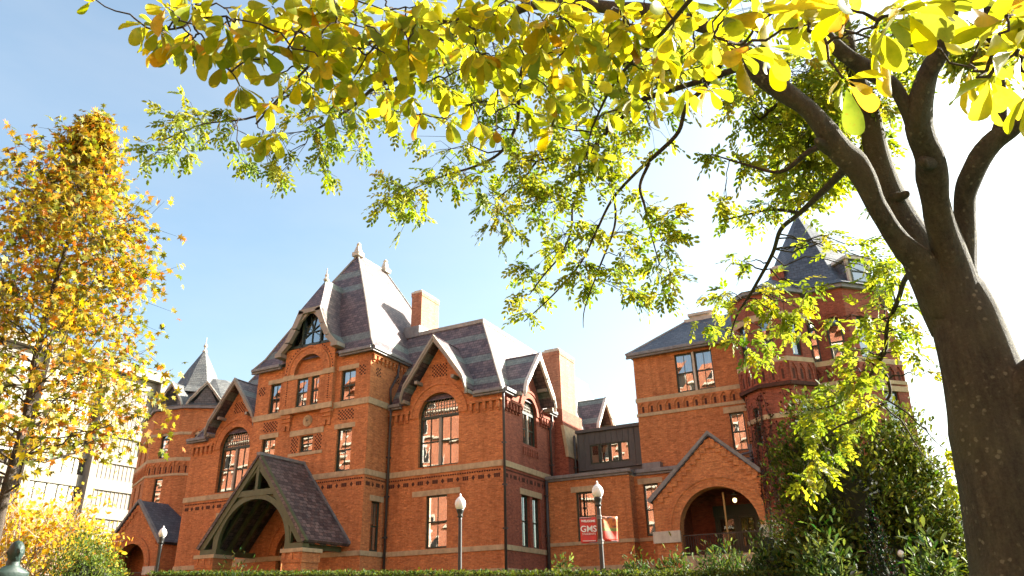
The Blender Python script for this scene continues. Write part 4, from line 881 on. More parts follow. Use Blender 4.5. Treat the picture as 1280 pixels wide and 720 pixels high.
for path in ([(912, 60, 6, 7.9), (884, 105, 3.4, 8.2), (858, 133, 3, 8.4), (848, 165, 2.8, 8.5), (823, 191, 2.8, 8.6), (794, 217, 2.2, 8.8), (765, 250, 1.8, 8.9), (745, 290, 1.5, 9), (725, 330, 1.3, 9.1), (690, 370, 1, 9.2), (655, 402, .6, 9.3)],
             [(940, 80, 5, 7.9), (880, 100, 4, 8.4), (808, 123, 3.4, 8.8), (772, 141, 3, 9), (754, 170, 2.4, 9.1), (740, 188, 2.4, 9.2), (714, 199, 2, 9.3), (675, 200, 1.7, 9.4), (657, 220, 1.3, 9.5), (620, 249, .8, 9.6)],
             [(720, 8, 5, 8.9), (660, 70, 3.5, 9.2), (649, 123, 3, 9.4), (646, 155, 2.5, 9.5), (628, 188, 2, 9.6), (599, 206, 1.7, 9.7), (555, 220, 1.3, 9.8), (512, 238, .8, 9.9)],
             [(800, 125, 3, 8.9), (760, 165, 2.2, 9), (726, 203, 2, 9.1), (727, 235, 1.8, 9.2), (716, 257, 1.6, 9.2), (714, 287, 1.4, 9.3), (702, 317, 1.2, 9.3), (680, 344, 1, 9.4), (662, 368, .6, 9.5)],
             [(812, 203, 2.4, 8.7), (800, 232, 2, 8.7), (806, 258, 1.6, 8.7), (812, 285, 1.1, 8.7), (824, 330, .7, 8.7)],
             [(768, 246, 1.7, 8.9), (768, 284, 1.5, 8.9), (747, 340, 1.1, 9), (731, 385, .8, 9), (729, 410, .4, 9)],
             [(600, 25, 4, 9.6), (520, 30, 3, 9.9), (450, 60, 2.4, 10.2), (380, 105, 2, 10.4), (320, 145, 1.5, 10.6), (255, 155, 1.2, 10.8), (205, 175, .8, 10.9)],
             [(1062, 205, 7, 7.6), (1035, 233, 5, 8.2), (1000, 266, 3.4, 9), (976, 287, 3, 9.6), (965, 319, 2.6, 10), (939, 366, 2, 10.2), (921, 395, 1.2, 10.4), (912, 425, .7, 10.5)],
             [(1000, 266, 2.6, 9), (965, 262, 2, 9.5), (935, 268, 1.4, 9.8), (900, 276, .8, 10)],
             [(1160, 330, 6, 8.2), (1134, 345, 4, 8.8), (1123, 374, 3.4, 9.4), (1109, 410, 3, 9.8), (1107, 435, 2.8, 10), (1098, 452, 2.6, 10.1), (1110, 475, 2.4, 10.2), (1109, 500, 2.2, 10.2), (1070, 524, 1.9, 10.2), (1045, 535, 1.2, 10.2), (1012, 562, .7, 10.2)],
             [(1107, 440, 2.4, 10), (1085, 472, 2, 10.1), (1050, 503, 1.4, 10.2), (1020, 512, .8, 10.2)],
             [(1035, 180, 6, 7.6), (1010, 190, 4, 7.9), (975, 215, 2.6, 8.2), (930, 205, 1.5, 8.4), (890, 193, .8, 8.5)],
             [(1085, 150, 5, 8.8), (1040, 130, 4, 9), (990, 120, 3, 9.2), (950, 150, 2, 9.4)]):
    limb(br, path, nodes, 7, 5)
BL = """500 235 28 9;480 250 18 6;540 222 24 6;520 272 20 5;552 190 28 7;590 170 34 8;630 150 40 10;580 225 22 6;612 243 20 6;620 272 18 5;650 200 38 10;690 170 40 12;730 150 40 12;640 290 16 4;662 252 24 8;650 332 13 4;690 240 28 9;702 292 24 8;680 322 17 5;735 200 30 9;760 230 24 8;740 282 20 6;722 330 17 6;640 374 11 3;655 388 9 3;670 360 13 4;736 350 15 5;762 340 11 3;770 190 30 10;812 160 28 9;830 272 17 6;836 302 14 5;822 335 16 6;790 322 20 7;802 370 13 4;830 372 9 3;844 345 10 4;780 290 18 6;806 250 16 5;790 370 7 2;720 215 30 9;668 225 26 7;
195 192 14 5;230 186 19 6;250 150 24 8;215 150 18 6;290 160 24 8;302 200 14 4;336 207 14 4;340 176 19 5;400 190 14 4;410 216 11 3;380 140 30 8;430 140 25 7;420 162 19 5;350 216 9 3;470 120 30 9;500 150 20 6;450 190 14 3;
900 100 40 11;860 80 40 12;820 100 40 12;780 80 45 13;730 60 45 13;680 60 45 13;630 80 45 12;580 90 45 12;540 50 50 12;480 60 50 12;420 90 40 10;690 110 40 11;760 120 40 10;850 40 40 9;930 30 40 9;600 130 30 8;
980 160 34 22;1012 130 38 26;962 142 24 14;1002 200 34 20;1022 230 22 14;985 240 22 12;1010 165 34 18;1035 200 24 12;960 180 22 10;1030 105 34 16;1000 95 34 16;1110 130 16 8;1100 200 12 5;1085 185 16 8;1115 60 26 12;1205 70 26 10;1240 60 24 8;1110 320 14 6;1125 350 14 7;1135 380 13 6;1100 340 14 6;930 202 11 4;890 196 7 3;905 252 9 3;960 255 18 6;1040 90 40 12;990 90 40 12;1060 150 24 9;1100 165 14 4;1085 60 40 10;1130 40 34 8;1220 40 34 9;1245 80 22 5;1180 60 30 6;1140 100 18 4;940 120 30 8;1090 250 10 2;
915 276 17 6;940 270 16 6;1012 258 18 7;1022 305 14 5;1033 313 11 4;914 330 14 5;932 328 13 5;896 378 17 7;882 403 13 5;907 367 15 6;932 385 17 7;961 360 19 8;979 378 20 8;997 385 18 8;1015 371 14 6;986 403 18 7;997 421 11 4;950 421 17 7;939 438 14 6;925 432 13 6;957 447 11 5;907 414 13 6;
1062 436 17 7;1084 411 18 8;1091 385 18 8;1095 360 17 7;1105 346 14 6;1091 320 14 5;1080 306 9 3;1113 335 13 5;1127 385 15 6;1120 414 15 6;1142 411 11 4;1149 443 11 4;1160 465 9 3;1113 436 14 6;1055 465 15 7;1077 450 17 8;1040 403 11 4;1062 479 17 8;1095 465 14 6;1040 490 14 6;
1031 503 16 8;1044 530 17 8;1018 548 16 8;1009 525 12 6;1018 579 14 7;1004 597 10 5;1027 598 10 5;1053 552 14 7;1065 510 16 7;1080 500 14 6;1040 570 12 6;1187 566 7 3;1184 598 7 3;1010 500 9 4;1090 520 12 5"""
cP, cA = [], []                                  # compound leaves: base and direction
for s in BL.replace('\n', '').split(';'):
    if not s.strip(): continue
    x, y, rad, k = map(float, s.split()); n0, _ = nearest(nodes, pt(x, y, 10. if x > 880 and y > 255 else 9.), .6); rr = n0.length
    rr = rr+rnd.uniform(-.3, .5); c = pt(x, y, rr); n0, q0 = nearest(nodes, c, .6); sp = rad*c.dot(fw)/FOC; k = k*(.5 if x > 880 and y > 255 else 1)
    s0 = n0; r_ = min(q0*.6, .012); path = twig(br, s0, c, max(r_, .005), .004, .05, 5, 6)
    for j in range(int(k*1.5)):
        off = Vector((rnd.gauss(0, .55), rnd.gauss(0, .75), rnd.gauss(0, .5)))*sp; e = c+off
        b0 = path[rnd.randint(2, 6)]; twig(br, b0, e, .0038, .002, .06, 4, 3)
        d = (e-b0); d = d.normalized() if d.length > .01 else Vector((0, 0, -1))
        for t in range(rnd.randint(2, 3)):
            dd_ = (d*.6+Vector((rnd.gauss(0, .6), rnd.gauss(0, .6), rnd.gauss(-.35, .4)))).normalized(); cP.append(e+d*rnd.uniform(-.08, .03)); cA.append(dd_)
br.build('branch', TWIG, BT, smooth=True)
cP, cA = np.array(cP), np.array(cA); lp_, la_, ln_, ls_ = [], [], [], []
cN = unit(len(cP))*.6+np.array([0, 0, .8]); cT = np.cross(cA, cN); cT /= np.linalg.norm(cT, axis=1)[:, None]; cN = np.cross(cT, cA)
rl = RG.uniform(.13, .22, len(cP))
for i in range(9):
    t = (i//2+.6)/4.6 if i < 8 else 1.0; sgn = 0 if i == 8 else (1 if i % 2 else -1)
    drop = np.array([0, 0, -.25])*t*t
    lp_.append(cP+cA*(rl*t)[:, None]+drop*rl[:, None]); la_.append(cA*.75+cT*sgn*.85+RG.normal(size=cA.shape)*.12+np.array([0, 0, -.22])); ln_.append(cN+RG.normal(size=cA.shape)*.3); ls_.append(RG.uniform(.062, .095, len(cP)))
lp_, la_, ln_, ls_ = [np.concatenate(v) for v in (lp_, la_, ln_, ls_)]
tn = np.tile(tints(len(cP), [(.2, .26, .022), (.28, .32, .03), (.13, .2, .02), (.36, .34, .03)], [4, 3, 3, 1.2], .15), (9, 1))
leaf_mesh('crown', LEAF, lp_, la_, ln_, ls_*.95, OVAL*np.array([1, 1.15, 1]), OVALF, tn, BT)

# ---- magnolia twigs with big leaves close overhead
MT = empty('magnolia_tree', tuple(pt(1900, 900, 3.2)), 'magnolia with big oval yellow green leaves hanging close overhead', 'tree')
mb = MB(); mn = []
limb(mb, [(2100, 1600, 50, 3.0), (1900, 700, 45, 3.0), (1700, 200, 40, 2.8), (1500, -60, 30, 2.7), (1250, -110, 24, 2.7), (950, -90, 17, 3.0), (700, -80, 12, 3.6), (480, -70, 8, 4.2), (260, -60, 5, 4.8), (120, -50, 3, 5.1)], mn, 12)
limb(mb, [(700, -80, 7, 3.6), (650, -20, 4, 4.2), (600, 30, 3, 4.6), (560, 70, 2.4, 4.9)], mn, 6); limb(mb, [(480, -70, 6, 4.2), (440, 0, 3, 4.5), (415, 50, 2.3, 4.7), (360, 110, 1.8, 4.8), (320, 155, 1.4, 4.9)], mn, 6)
limb(mb, [(950, -90, 7, 3.0), (880, -20, 4, 3.6), (820, 50, 3, 4.2), (770, 100, 2.2, 4.6), (740, 160, 1.5, 4.8)], mn, 6); limb(mb, [(260, -60, 4, 4.8), (250, -10, 3, 4.7), (235, 30, 2, 4.6), (195, 38, 1.4, 4.6)], mn, 6)
WH = """200 36 4.4 6;180 30 4.4 4;255 22 4.3 6;262 60 4.3 6;240 50 4.3 4;325 30 4.2 6;300 108 4.4 7;338 128 4.5 7;345 165 4.6 6;360 60 4.3 6;402 78 4.1 7;420 28 4.2 6;382 20 4.2 6;458 32 4.3 6;500 58 4.4 7;442 98 4.4 7;482 112 4.6 6;540 100 4.5 6;545 58 4.5 6;528 142 4.7 6;562 28 4.3 6;602 38 4.3 6;582 88 4.3 7;622 108 4.6 6;602 68 4.2 6;642 48 4.5 6;680 28 4.1 7;662 88 4.5 6;688 118 4.4 7;722 98 4.6 6;702 60 4.4 6;742 40 4.4 6;770 78 4.5 6;790 118 4.6 6;760 140 4.7 6;800 58 4.3 6;822 98 4.5 6;840 38 4.1 6;868 60 4.2 6;736 178 4.6 5;748 196 4.7 4;690 158 4.7 5;620 164 4.7 4;560 150 4.7 5;492 138 4.7 4;440 58 4.3 6;120 0 4.6 2;335 170 4.5 4;390 110 4.4 5;280 80 4.4 5;700 20 4.2 6;520 20 4.2 6;480 12 4.3 5;300 10 4.3 5;620 14 4.3 6;780 20 4.2 6;860 112 4.6 5;880 80 4.4 5;350 92 4.4 5;460 75 4.4 5;640 130 4.6 4;
892 44 3.0 6;922 62 2.9 6;962 60 2.9 5;905 20 3.0 6;1012 30 2.6 6;1054 98 2.5 6;1090 34 2.5 5;1130 12 2.4 5;1010 8 2.7 6;1100 52 2.5 5;960 20 2.8 6;1212 84 2.5 6;1236 96 2.5 6;1226 50 2.4 4;1272 62 2.3 6;1150 2 2.5 4;1258 20 2.3 6;1285 100 2.4 5;
215 20 4.4 5;290 45 4.3 6;310 70 4.4 6;330 60 4.3 5;365 35 4.2 6;375 100 4.5 6;392 50 4.3 6;415 105 4.5 6;430 75 4.4 6;445 20 4.2 6;472 55 4.3 6;475 85 4.5 6;500 25 4.2 6;510 90 4.5 6;515 120 4.6 6;520 50 4.3 6;555 80 4.5 6;560 110 4.6 6;575 10 4.1 6;580 60 4.4 6;590 130 4.6 5;610 15 4.2 6;620 85 4.5 6;640 20 4.2 6;650 105 4.6 6;660 30 4.2 6;665 60 4.3 6;690 90 4.5 6;700 140 4.7 6;720 40 4.2 6;725 70 4.4 6;735 125 4.6 6;745 100 4.5 6;755 20 4.1 6;760 60 4.3 6;780 45 4.3 6;800 85 4.4 6;810 30 4.2 6;815 130 4.7 5;830 70 4.3 6;850 90 4.5 5;865 20 4.1 6;885 110 4.6 4;720 155 4.7 5;660 140 4.7 5;520 8 4.2 5;420 5 4.2 5;340 8 4.2 5;240 5 4.3 5;700 5 4.1 6;830 8 4.1 6;600 155 4.7 4;440 135 4.7 4;410 140 4.7 3;
940 30 2.9 6;1035 20 2.6 6;1060 10 2.5 5;1105 20 2.4 4;1180 10 2.5 4;1250 40 2.3 6;1275 20 2.3 6;985 10 2.8 6"""
P_, A_, N_, S_ = [], [], [], []
WH += ';'+';'.join('%d %d %.2f %d' % (rnd.uniform(190, 900), rnd.uniform(-15, 75), rnd.uniform(4.0, 4.7), rnd.randint(4, 6)) for _ in range(75))
for s in WH.replace('\n', '').split(';'):
    x, y, r, k = map(float, s.split()); c = pt(x, y, r+rnd.uniform(-.15, .25)); n0, q0 = nearest(mn, c)
    pth = twig(mb, n0, c, .006, .0032, .04, 5, 6); mn.append((c, .004)); mn += [(p, .005) for p in pth[2:5]]
    d = (pth[-1]-pth[-3]).normalized(); d = (d+Vector((0, 0, -.5))).normalized(); ph0 = rnd.uniform(0, 6.28); a1 = d.orthogonal().normalized(); a2 = d.cross(a1)
    n = max(3, int(k*1.3))
    for j in range(n):
        a = ph0+2*PI*j/n+rnd.gauss(0, .2); o = a1*math.cos(a)+a2*math.sin(a); ax = (d*rnd.uniform(.35, .9)+o*rnd.uniform(.6, 1.0)+Vector((0, 0, -rnd.uniform(.2, .75)))).normalized()
        P_.append(c+ax*.012+d*rnd.uniform(-.02, .02)); A_.append(ax); N_.append(d*-.6+o*rnd.uniform(-.2, .5)+Vector((rnd.gauss(0, .35), rnd.gauss(0, .35), .5))); S_.append(rnd.uniform(.085, .17)*(.92 if r < 3.1 else 1))
mb.build('branch', TWIG, MT, smooth=True)
n = len(P_); P_, A_, N_, S_ = map(np.array, (P_, A_, N_, S_))
leaf_mesh('leaves', LEAFM, P_, A_, N_, S_, OBOV*np.array([1, 1.05, 1]), OBOVF, tints(n, [(.36, .38, .022), (.45, .43, .024), (.25, .31, .02), (.52, .4, .02), (.5, .27, .02), (.17, .22, .02)], [5, 4, 3.5, 1.4, .5, 1], .14), MT)

# ---- trees on the left
def crown_tree(name, base, top, prof, nb, label, cols, wts, size, bm, group=None, lean=0, per=26, tmpl=(STAR, STARF), up=.5, trunk_r=.2, start=.12, spread=.35, scl=1.0):
    """prof: list of (height fraction, radius); limbs leave the stem, leaves sit in clumps along them"""
    T_ = empty(name, tuple(base), label, 'tree', group); base, top = Vector(base), Vector(top); H = (top-base).length; mb = MB()
    stem = [base.lerp(top, i/10)+Vector((rnd.gauss(0, .05), rnd.gauss(0, .05), 0))*(1 if 0 < i < 10 else 0) for i in range(11)]
    mb.tube(stem, [trunk_r*(1-.93*i/10) for i in range(11)], 9); P, A = [], []
    def rad_at(t):
        for (a, ra), (b, rb) in zip(prof, prof[1:]):
            if a <= t <= b: return ra+(rb-ra)*(t-a)/(b-a)
        return prof[-1][1]
    for i in range(nb):
        t = start+(1-start)*((i+rnd.random())/nb)**.9; a = i*2.4+rnd.gauss(0, .3); R_ = rad_at(min(1, t))*rnd.uniform(.72, 1.12)
        s = base.lerp(top, max(0, t-R_*up*.6/H)); e = base.lerp(top, t)+Vector((math.cos(a)*R_, math.sin(a)*R_, R_*up*.35+rnd.gauss(0, .2)))
        pth = twig(mb, s, e, max(.012, trunk_r*.3*(1-t)), .006, -.06, 5, 6)
        for k in range(per):
            f = rnd.uniform(.25, 1.05)**.7; q = s.lerp(e, f)+Vector((rnd.gauss(0, 1), rnd.gauss(0, 1), rnd.gauss(0, .8)))*spread*(.5+.6*f)*scl*min(1, .25+R_/1.4)
            if k % 2 == 0: twig(mb, s.lerp(e, max(.2, min(1, f)-.12)), q, .007, .003, .03, 3, 2)
            for z in range(3): P.append(q+Vector((rnd.gauss(0, .1), rnd.gauss(0, .1), rnd.gauss(0, .1)))*scl); A.append((rnd.gauss(0, .6)+math.cos(a)*.4, rnd.gauss(0, .6)+math.sin(a)*.4, rnd.gauss(-.5, .5)))
    mb.build('trunk', bm, T_, smooth=True); n = len(P)
    N = unit(n)*.8+np.array([0, 0, .6]); hgt = np.array([p.z for p in P])
    leaf_mesh('crown', LEAF, np.array(P), np.array(A), N, RG.uniform(.75, 1.25, n)*size, *tmpl, tints(n, cols, wts, .18), T_); return T_
tp_ = pt(120, 148, 21.5); bs = Vector((tp_.x, tp_.y, gz(tp_.x, tp_.y)))
crown_tree('sweetgum_tree', bs, tp_, [(0, 1.0), (.25, 2.3), (.36, 2.5), (.5, 2.25), (.67, 2.0), (.8, 1.35), (.88, .75), (.95, .25), (1, .02)], 112, 'tall pointed tree with orange and yellow star leaves at the left edge',
           [(.4, .25, .02), (.36, .29, .025), (.23, .24, .02), (.43, .15, .016), (.12, .14, .018)], [4.5, 5.5, 3.5, 2, 2.6], .165, TWIG, per=36, trunk_r=.13, start=.34, spread=.32)
def bare_tree(base, H, R_, label, dens):
    T_ = empty('ornamental_tree', tuple(base), label, 'tree', 'small trees by the left tower'); mb = MB(); P = []
    base = Vector(base)
    def grow(p, d, l, r, lev):
        e = p+d*l; m_ = wob(p.lerp(e, .5), l*.06); mb.tube([p, m_, e], [r, r*.8, r*.6], 5 if lev < 2 else 4, False)
        if lev >= 4:
            P.append(e); P.append(m_); return
        for k in range(4 if lev < 2 else 3):
            d2 = (d+Vector((rnd.gauss(0, .5), rnd.gauss(0, .5), rnd.gauss(.05, .28)))).normalized(); grow(p.lerp(e, rnd.uniform(.5, 1)), d2, l*rnd.uniform(.6, .85), r*.58, lev+1)
    for k in range(6):
        a = k*1.05+rnd.random()*.5; grow(base, Vector((math.cos(a)*.6*R_, math.sin(a)*.6*R_, 1)).normalized(), H*.36, .06, 0)
    mb.build('trunk', TWIGG, T_, smooth=True); P = [p for p in P if rnd.random() < dens]; q = []
    for p in P:
        for z in range(3): q.append(p+Vector((rnd.gauss(0, .12), rnd.gauss(0, .12), rnd.gauss(0, .1))))
    n = len(q); leaf_mesh('crown', LEAF, np.array(q), unit(n)+np.array([0, 0, -.4]), unit(n)+np.array([0, 0, .6]), RG.uniform(.1, .19, n), OVAL*np.array([1, 1.6, 1]), OVALF, tints(n, [(.6, .4, .03), (.5, .42, .04), (.6, .27, .03), (.3, .3, .03)], [5, 4, 2, 1.5]), T_)
for (x, y, r, H, R_, lab, de) in ((0, 730, 27, 4.9, .55, 'small spreading tree with golden leaves and bare grey twigs behind the bust', .8), (-90, 720, 33, 5.6, .7, 'small golden tree at the far left edge beyond the bust', .45), (45, 722, 34, 4.8, .4, 'thin mostly bare tree with grey twigs beside the left porch', .4)):
    p = pt(x, y, r); bare_tree((p.x, p.y, gz(p.x, p.y)), H, R_, lab, de)

# yellow trees across the lawn behind the eye, mirrored in the windows
for tx, ty, th, lab in ((-12, -13, 11, 'round yellow lawn tree before the right end of the brick hall'), (-45, -11, 13, 'round yellow lawn tree before the middle of the brick hall'), (-88, -12, 12, 'round yellow lawn tree before the left end of the brick hall')):
    crown_tree('lawn_tree', (tx, ty, -1.5), (tx, ty, th), [(0, 1), (.3, 3.4), (.6, 4), (.85, 2.6), (1, .4)], 46, lab, [(.4, .3, .03), (.3, .3, .03), (.2, .24, .03)], [2, 2, 2], .42, TWIG, 'yellow trees before the brick hall', per=16, trunk_r=.22, start=.3, spread=.6)
# ---- shrubs and hedges
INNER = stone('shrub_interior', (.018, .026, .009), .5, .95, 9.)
SH1 = [(.03, .055, .012), (.05, .085, .016), (.022, .04, .01), (.08, .11, .02)]; W1 = [4, 3, 3, 1]
def shrub(name, c, rx, ry, rz, n, size, label, cols=SH1, wts=W1, group=None, tmpl=(OVAL, OVALF), lump=6, droop=0., clumps=0, core=0., cone_=False, cat='shrub', box=False, ragged=.12):
    """leafy mass on the ground: leaves on and inside a lumpy outline, woody stems within"""
    S = empty(name, (c[0], c[1], c[2]), label, cat, group); st = MB()
    lumps = [(unit(1)[0], rnd.uniform(.15, .4)) for _ in range(lump)]
    u = unit(n); u[:, 2] = np.abs(u[:, 2])*1.0-(.12 if not box else 0)
    if box: q = np.concatenate([RG.uniform(-1, 1, (n, 2)), np.zeros((n, 1))], 1); s = RG.random(n) < .45; q[:, 2] = np.where(s, 1, RG.uniform(0, 1, n)); q[~s, 1] = np.where(RG.random((~s).sum()) < .75, -1, 1); u = q+RG.normal(size=(n, 3))*np.array([0, .05, .04]); f = np.ones(n)
    elif cone_: h = RG.uniform(0, 1, n)**1.3; a = RG.uniform(0, 2*PI, n); k = (1-h)**.8; u = np.stack([np.cos(a)*k, np.sin(a)*k, h], 1); f = RG.uniform(.85, 1.05, n)
    else:
        f = RG.uniform(.55, 1, n)**.5; b_ = np.ones(n)*.82
        for d, s_ in lumps: b_ += s_*np.maximum(0, (u@d)-.55)
        f = f*b_*(1+RG.normal(size=n)*ragged)
    if clumps:
        cu_ = unit(clumps); cu_[:, 2] = np.abs(cu_[:, 2])*1.05-.1; cf_ = RG.uniform(.72, 1.02, clumps); ci = RG.integers(0, clumps, n)
        u = cu_[ci]; f = cf_[ci]; jit_ = RG.normal(size=(n, 3))*np.array([.13, .13, .045]); jit_[:, 2] -= (jit_[:, 0]**2+jit_[:, 1]**2)*1.6
        u = u.copy(); u[:, :2] *= np.maximum(np.hypot(u[:, 0], u[:, 1]), .15)[:, None]**-.3
        P = np.array(c)+(u*f[:, None]+jit_)*np.array([rx, ry, rz])
    else: P = np.array(c)+u*f[:, None]*np.array([rx, ry, rz])
    P[:, 2] = c[2]+(P[:, 2]-c[2])*rz/max(.05, np.percentile(P[:, 2], 93)-c[2]); P[:, 2] = np.maximum(P[:, 2], c[2]+.02)
    A = u*.6+RG.normal(size=(n, 3))*.6+np.array([0, 0, .25-droop]); N = u*.5+unit(n)*.5+np.array([0, 0, .5])
    leaf_mesh('foliage', LEAFS, P, A, N, RG.uniform(.7, 1.3, n)*size, *tmpl, tints(n, cols, wts), S)
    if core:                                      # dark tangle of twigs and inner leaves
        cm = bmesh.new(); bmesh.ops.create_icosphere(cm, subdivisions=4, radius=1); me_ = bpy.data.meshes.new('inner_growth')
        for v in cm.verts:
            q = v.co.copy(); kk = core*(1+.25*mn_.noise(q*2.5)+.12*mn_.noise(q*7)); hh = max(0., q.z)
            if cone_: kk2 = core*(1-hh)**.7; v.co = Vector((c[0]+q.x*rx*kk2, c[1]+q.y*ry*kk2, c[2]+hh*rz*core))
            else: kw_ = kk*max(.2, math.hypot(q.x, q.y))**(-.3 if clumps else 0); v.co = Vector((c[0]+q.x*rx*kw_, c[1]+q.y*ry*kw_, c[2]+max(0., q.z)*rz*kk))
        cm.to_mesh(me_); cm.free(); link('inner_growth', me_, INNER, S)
    for k in range(7):
        i = rnd.randrange(n); e = Vector(P[i]); twig(st, Vector(c)+Vector((rnd.uniform(-.2, .2)*rx, rnd.uniform(-.2, .2)*ry, 0)), Vector(c)+(e-Vector(c))*.8, .02, .006, .05, 5, 4)
    st.build('stem', TWIG, S, smooth=True); return S
def ground_at(x, y, r): p = pt(x, y, r); return (p.x, p.y, gz(p.x, p.y))
def shrub_px(name, x0, x1, ytop, r, n, size, label, depth=None, **kw):
    c = ground_at((x0+x1)/2, 715, r); rx = (x1-x0)/2*Vector(pt((x0+x1)/2, 715, r)).dot(fw)/FOC; top = pt((x0+x1)/2, ytop, Vector((c[0], c[1], 0)).length/math.cos(math.asin(max(-1, min(1, pt((x0+x1)/2, ytop, 1).z)))))
    return shrub(name, c, rx, depth or rx*.9, max(.3, (top.z-c[2])*1.08), n, size, label, **kw)
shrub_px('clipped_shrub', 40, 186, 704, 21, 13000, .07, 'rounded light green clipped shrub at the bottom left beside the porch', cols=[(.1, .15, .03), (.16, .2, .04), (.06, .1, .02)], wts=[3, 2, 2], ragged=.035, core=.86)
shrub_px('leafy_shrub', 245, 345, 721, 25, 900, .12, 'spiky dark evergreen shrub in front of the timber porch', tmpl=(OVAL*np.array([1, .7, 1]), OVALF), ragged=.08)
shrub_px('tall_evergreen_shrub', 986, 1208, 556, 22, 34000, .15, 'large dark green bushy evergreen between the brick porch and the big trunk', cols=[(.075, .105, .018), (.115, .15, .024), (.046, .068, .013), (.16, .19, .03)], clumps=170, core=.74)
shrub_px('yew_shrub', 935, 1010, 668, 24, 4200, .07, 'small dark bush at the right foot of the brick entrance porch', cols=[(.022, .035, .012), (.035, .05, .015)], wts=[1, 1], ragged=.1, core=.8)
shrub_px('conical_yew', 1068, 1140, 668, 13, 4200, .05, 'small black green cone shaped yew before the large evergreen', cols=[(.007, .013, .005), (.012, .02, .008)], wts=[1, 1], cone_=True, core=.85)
RH = dict(tmpl=(OVAL*np.array([1, .75, 1]), OVALF), cols=[(.05, .085, .022), (.085, .13, .035), (.14, .19, .07), (.03, .05, .014)], wts=[3, 3, 1.4, 2], group='broad leaved evergreens along the porch', ragged=.22)
for x0, x1, yt, r, n, lab in ((812, 872, 704, 26, 700, 'low broad leaved bush left of the brick porch steps'), (866, 945, 698, 25, 1100, 'broad leaved bush below the iron porch railing'), (925, 1000, 700, 22, 1000, 'broad leaved bush left of the large evergreen, near the yew'), (985, 1080, 693, 18, 1300, 'broad leaved bush with drooping leaves left of the cone shaped yew'), (1128, 1205, 704, 15, 1000, 'broad leaved bush between the cone shaped yew and the big trunk'), (690, 720, 706, 29, 260, 'small low plant by the foot of the downpipe'), (770, 818, 706, 27, 380, 'small low plant by the lamp post with banners')):
    shrub_px('broad_leaved_shrub', x0, x1, yt, r, n, .19, lab, **RH)
# clipped hedge along the slope
a, b = ground_at(196, 714, 32), ground_at(1330, 714, 21); hl = math.hypot(b[0]-a[0], b[1]-a[1]); mid = ((a[0]+b[0])/2, (a[1]+b[1])/2)
def hedge(a, b, ytop, label, n):
    H = empty('hedge', ((a[0]+b[0])/2, (a[1]+b[1])/2, min(a[2], b[2])), label, 'hedge')
    ax = np.array([b[0]-a[0], b[1]-a[1]]); l = np.linalg.norm(ax); ax /= l; pr2 = np.array([ax[1], -ax[0]]); t = RG.random(n); s = RG.random(n) < .5
    za = lambda t: ytop[0]+(ytop[1]-ytop[0])*t
    off = np.where(s, RG.uniform(-.4, .4, n), .4); gx = a[0]+ax[0]*l*t+pr2[0]*off; gy = a[1]+ax[1]*l*t+pr2[1]*off; g0 = np.array([gz(x, y) for x, y in zip(gx, gy)]); zt = za(t)
    z = np.where(s, zt, g0+RG.random(n)*(zt-g0)); P = np.stack([gx, gy, z], 1)+RG.normal(size=(n, 3))*.035
    leaf_mesh('foliage', LEAFS, P, unit(n)+np.array([0, 0, .5]), unit(n)+np.array([0, 0, .5]), RG.uniform(.05, .1, n), OVAL*np.array([1, 1.4, 1]), OVALF, tints(n, [(.07, .1, .018), (.11, .14, .025), (.045, .07, .015)], [3, 2, 3]), H)
    mb = MB(); N_ = 24
    for i in range(N_):
        t0, t1 = i/N_, (i+1)/N_; q = []
        for t_ in (t0, t1):
            for o in (-.33, .33): x, y = a[0]+ax[0]*l*t_+pr2[0]*o, a[1]+ax[1]*l*t_+pr2[1]*o; q.append((x, y, gz(x, y)-.1)); q.append((x, y, za(t_)-.06))
        mb.hexa([q[0], q[2], q[6], q[4]], [q[1], q[3], q[7], q[5]])
    mb.build('stem', TWIG, H); return H
hz = lambda x, y, r: pt(x, y, r).z
hedge(a, b, (hz(196, 717, math.hypot(a[0], a[1])), hz(1330, 717, math.hypot(b[0], b[1]))), 'long low clipped hedge running in front of the building', 22000)

# ---- ivy on the stair turret
IV = empty('ivy', (-5.3, 40.3, 1.2), 'bare reddish brown creeper clinging to the lower stair turret', 'climber'); mb = MB(); P, Nn = [], []
for i in range(46):
    a = math.radians(rnd.uniform(190, 330)); z = 1.2; path = []
    rr = lambda a: 1.98*math.cos(PI/8)/math.cos(((a-PI/4*.5+PI/8) % (PI/4))-PI/8)*1.0
    hmax = rnd.uniform(7, 11.2)
    while z < hmax:
        r_ = 1.98*math.cos(PI/8)/math.cos(((a+PI/8-PI/8) % (PI/4))-PI/8)+.02 if False else 2.0
        path.append((tc[0]+r_*math.cos(a), tc[1]+r_*math.sin(a), z)); z += .45; a += rnd.gauss(0, .05)
        if z > 5:
            for q in range(3): da = rnd.gauss(0, .08); P.append((tc[0]+2.02*math.cos(a+da), tc[1]+2.02*math.sin(a+da), z+rnd.gauss(0, .2))); Nn.append((math.cos(a), math.sin(a), .2))
    mb.tube(path, .018, 4, False)
mb.build('stem', TWIG, IV); n = len(P)
leaf_mesh('foliage', LEAFS, np.array(P), unit(n)+np.array([0, 0, -.6]), np.array(Nn)+unit(n)*.4, RG.uniform(.08, .16, n), OVAL*np.array([1, 1.6, 1]), OVALF, tints(n, [(.1, .03, .015), (.07, .03, .015), (.05, .045, .015)], [3, 2, 1]), IV)

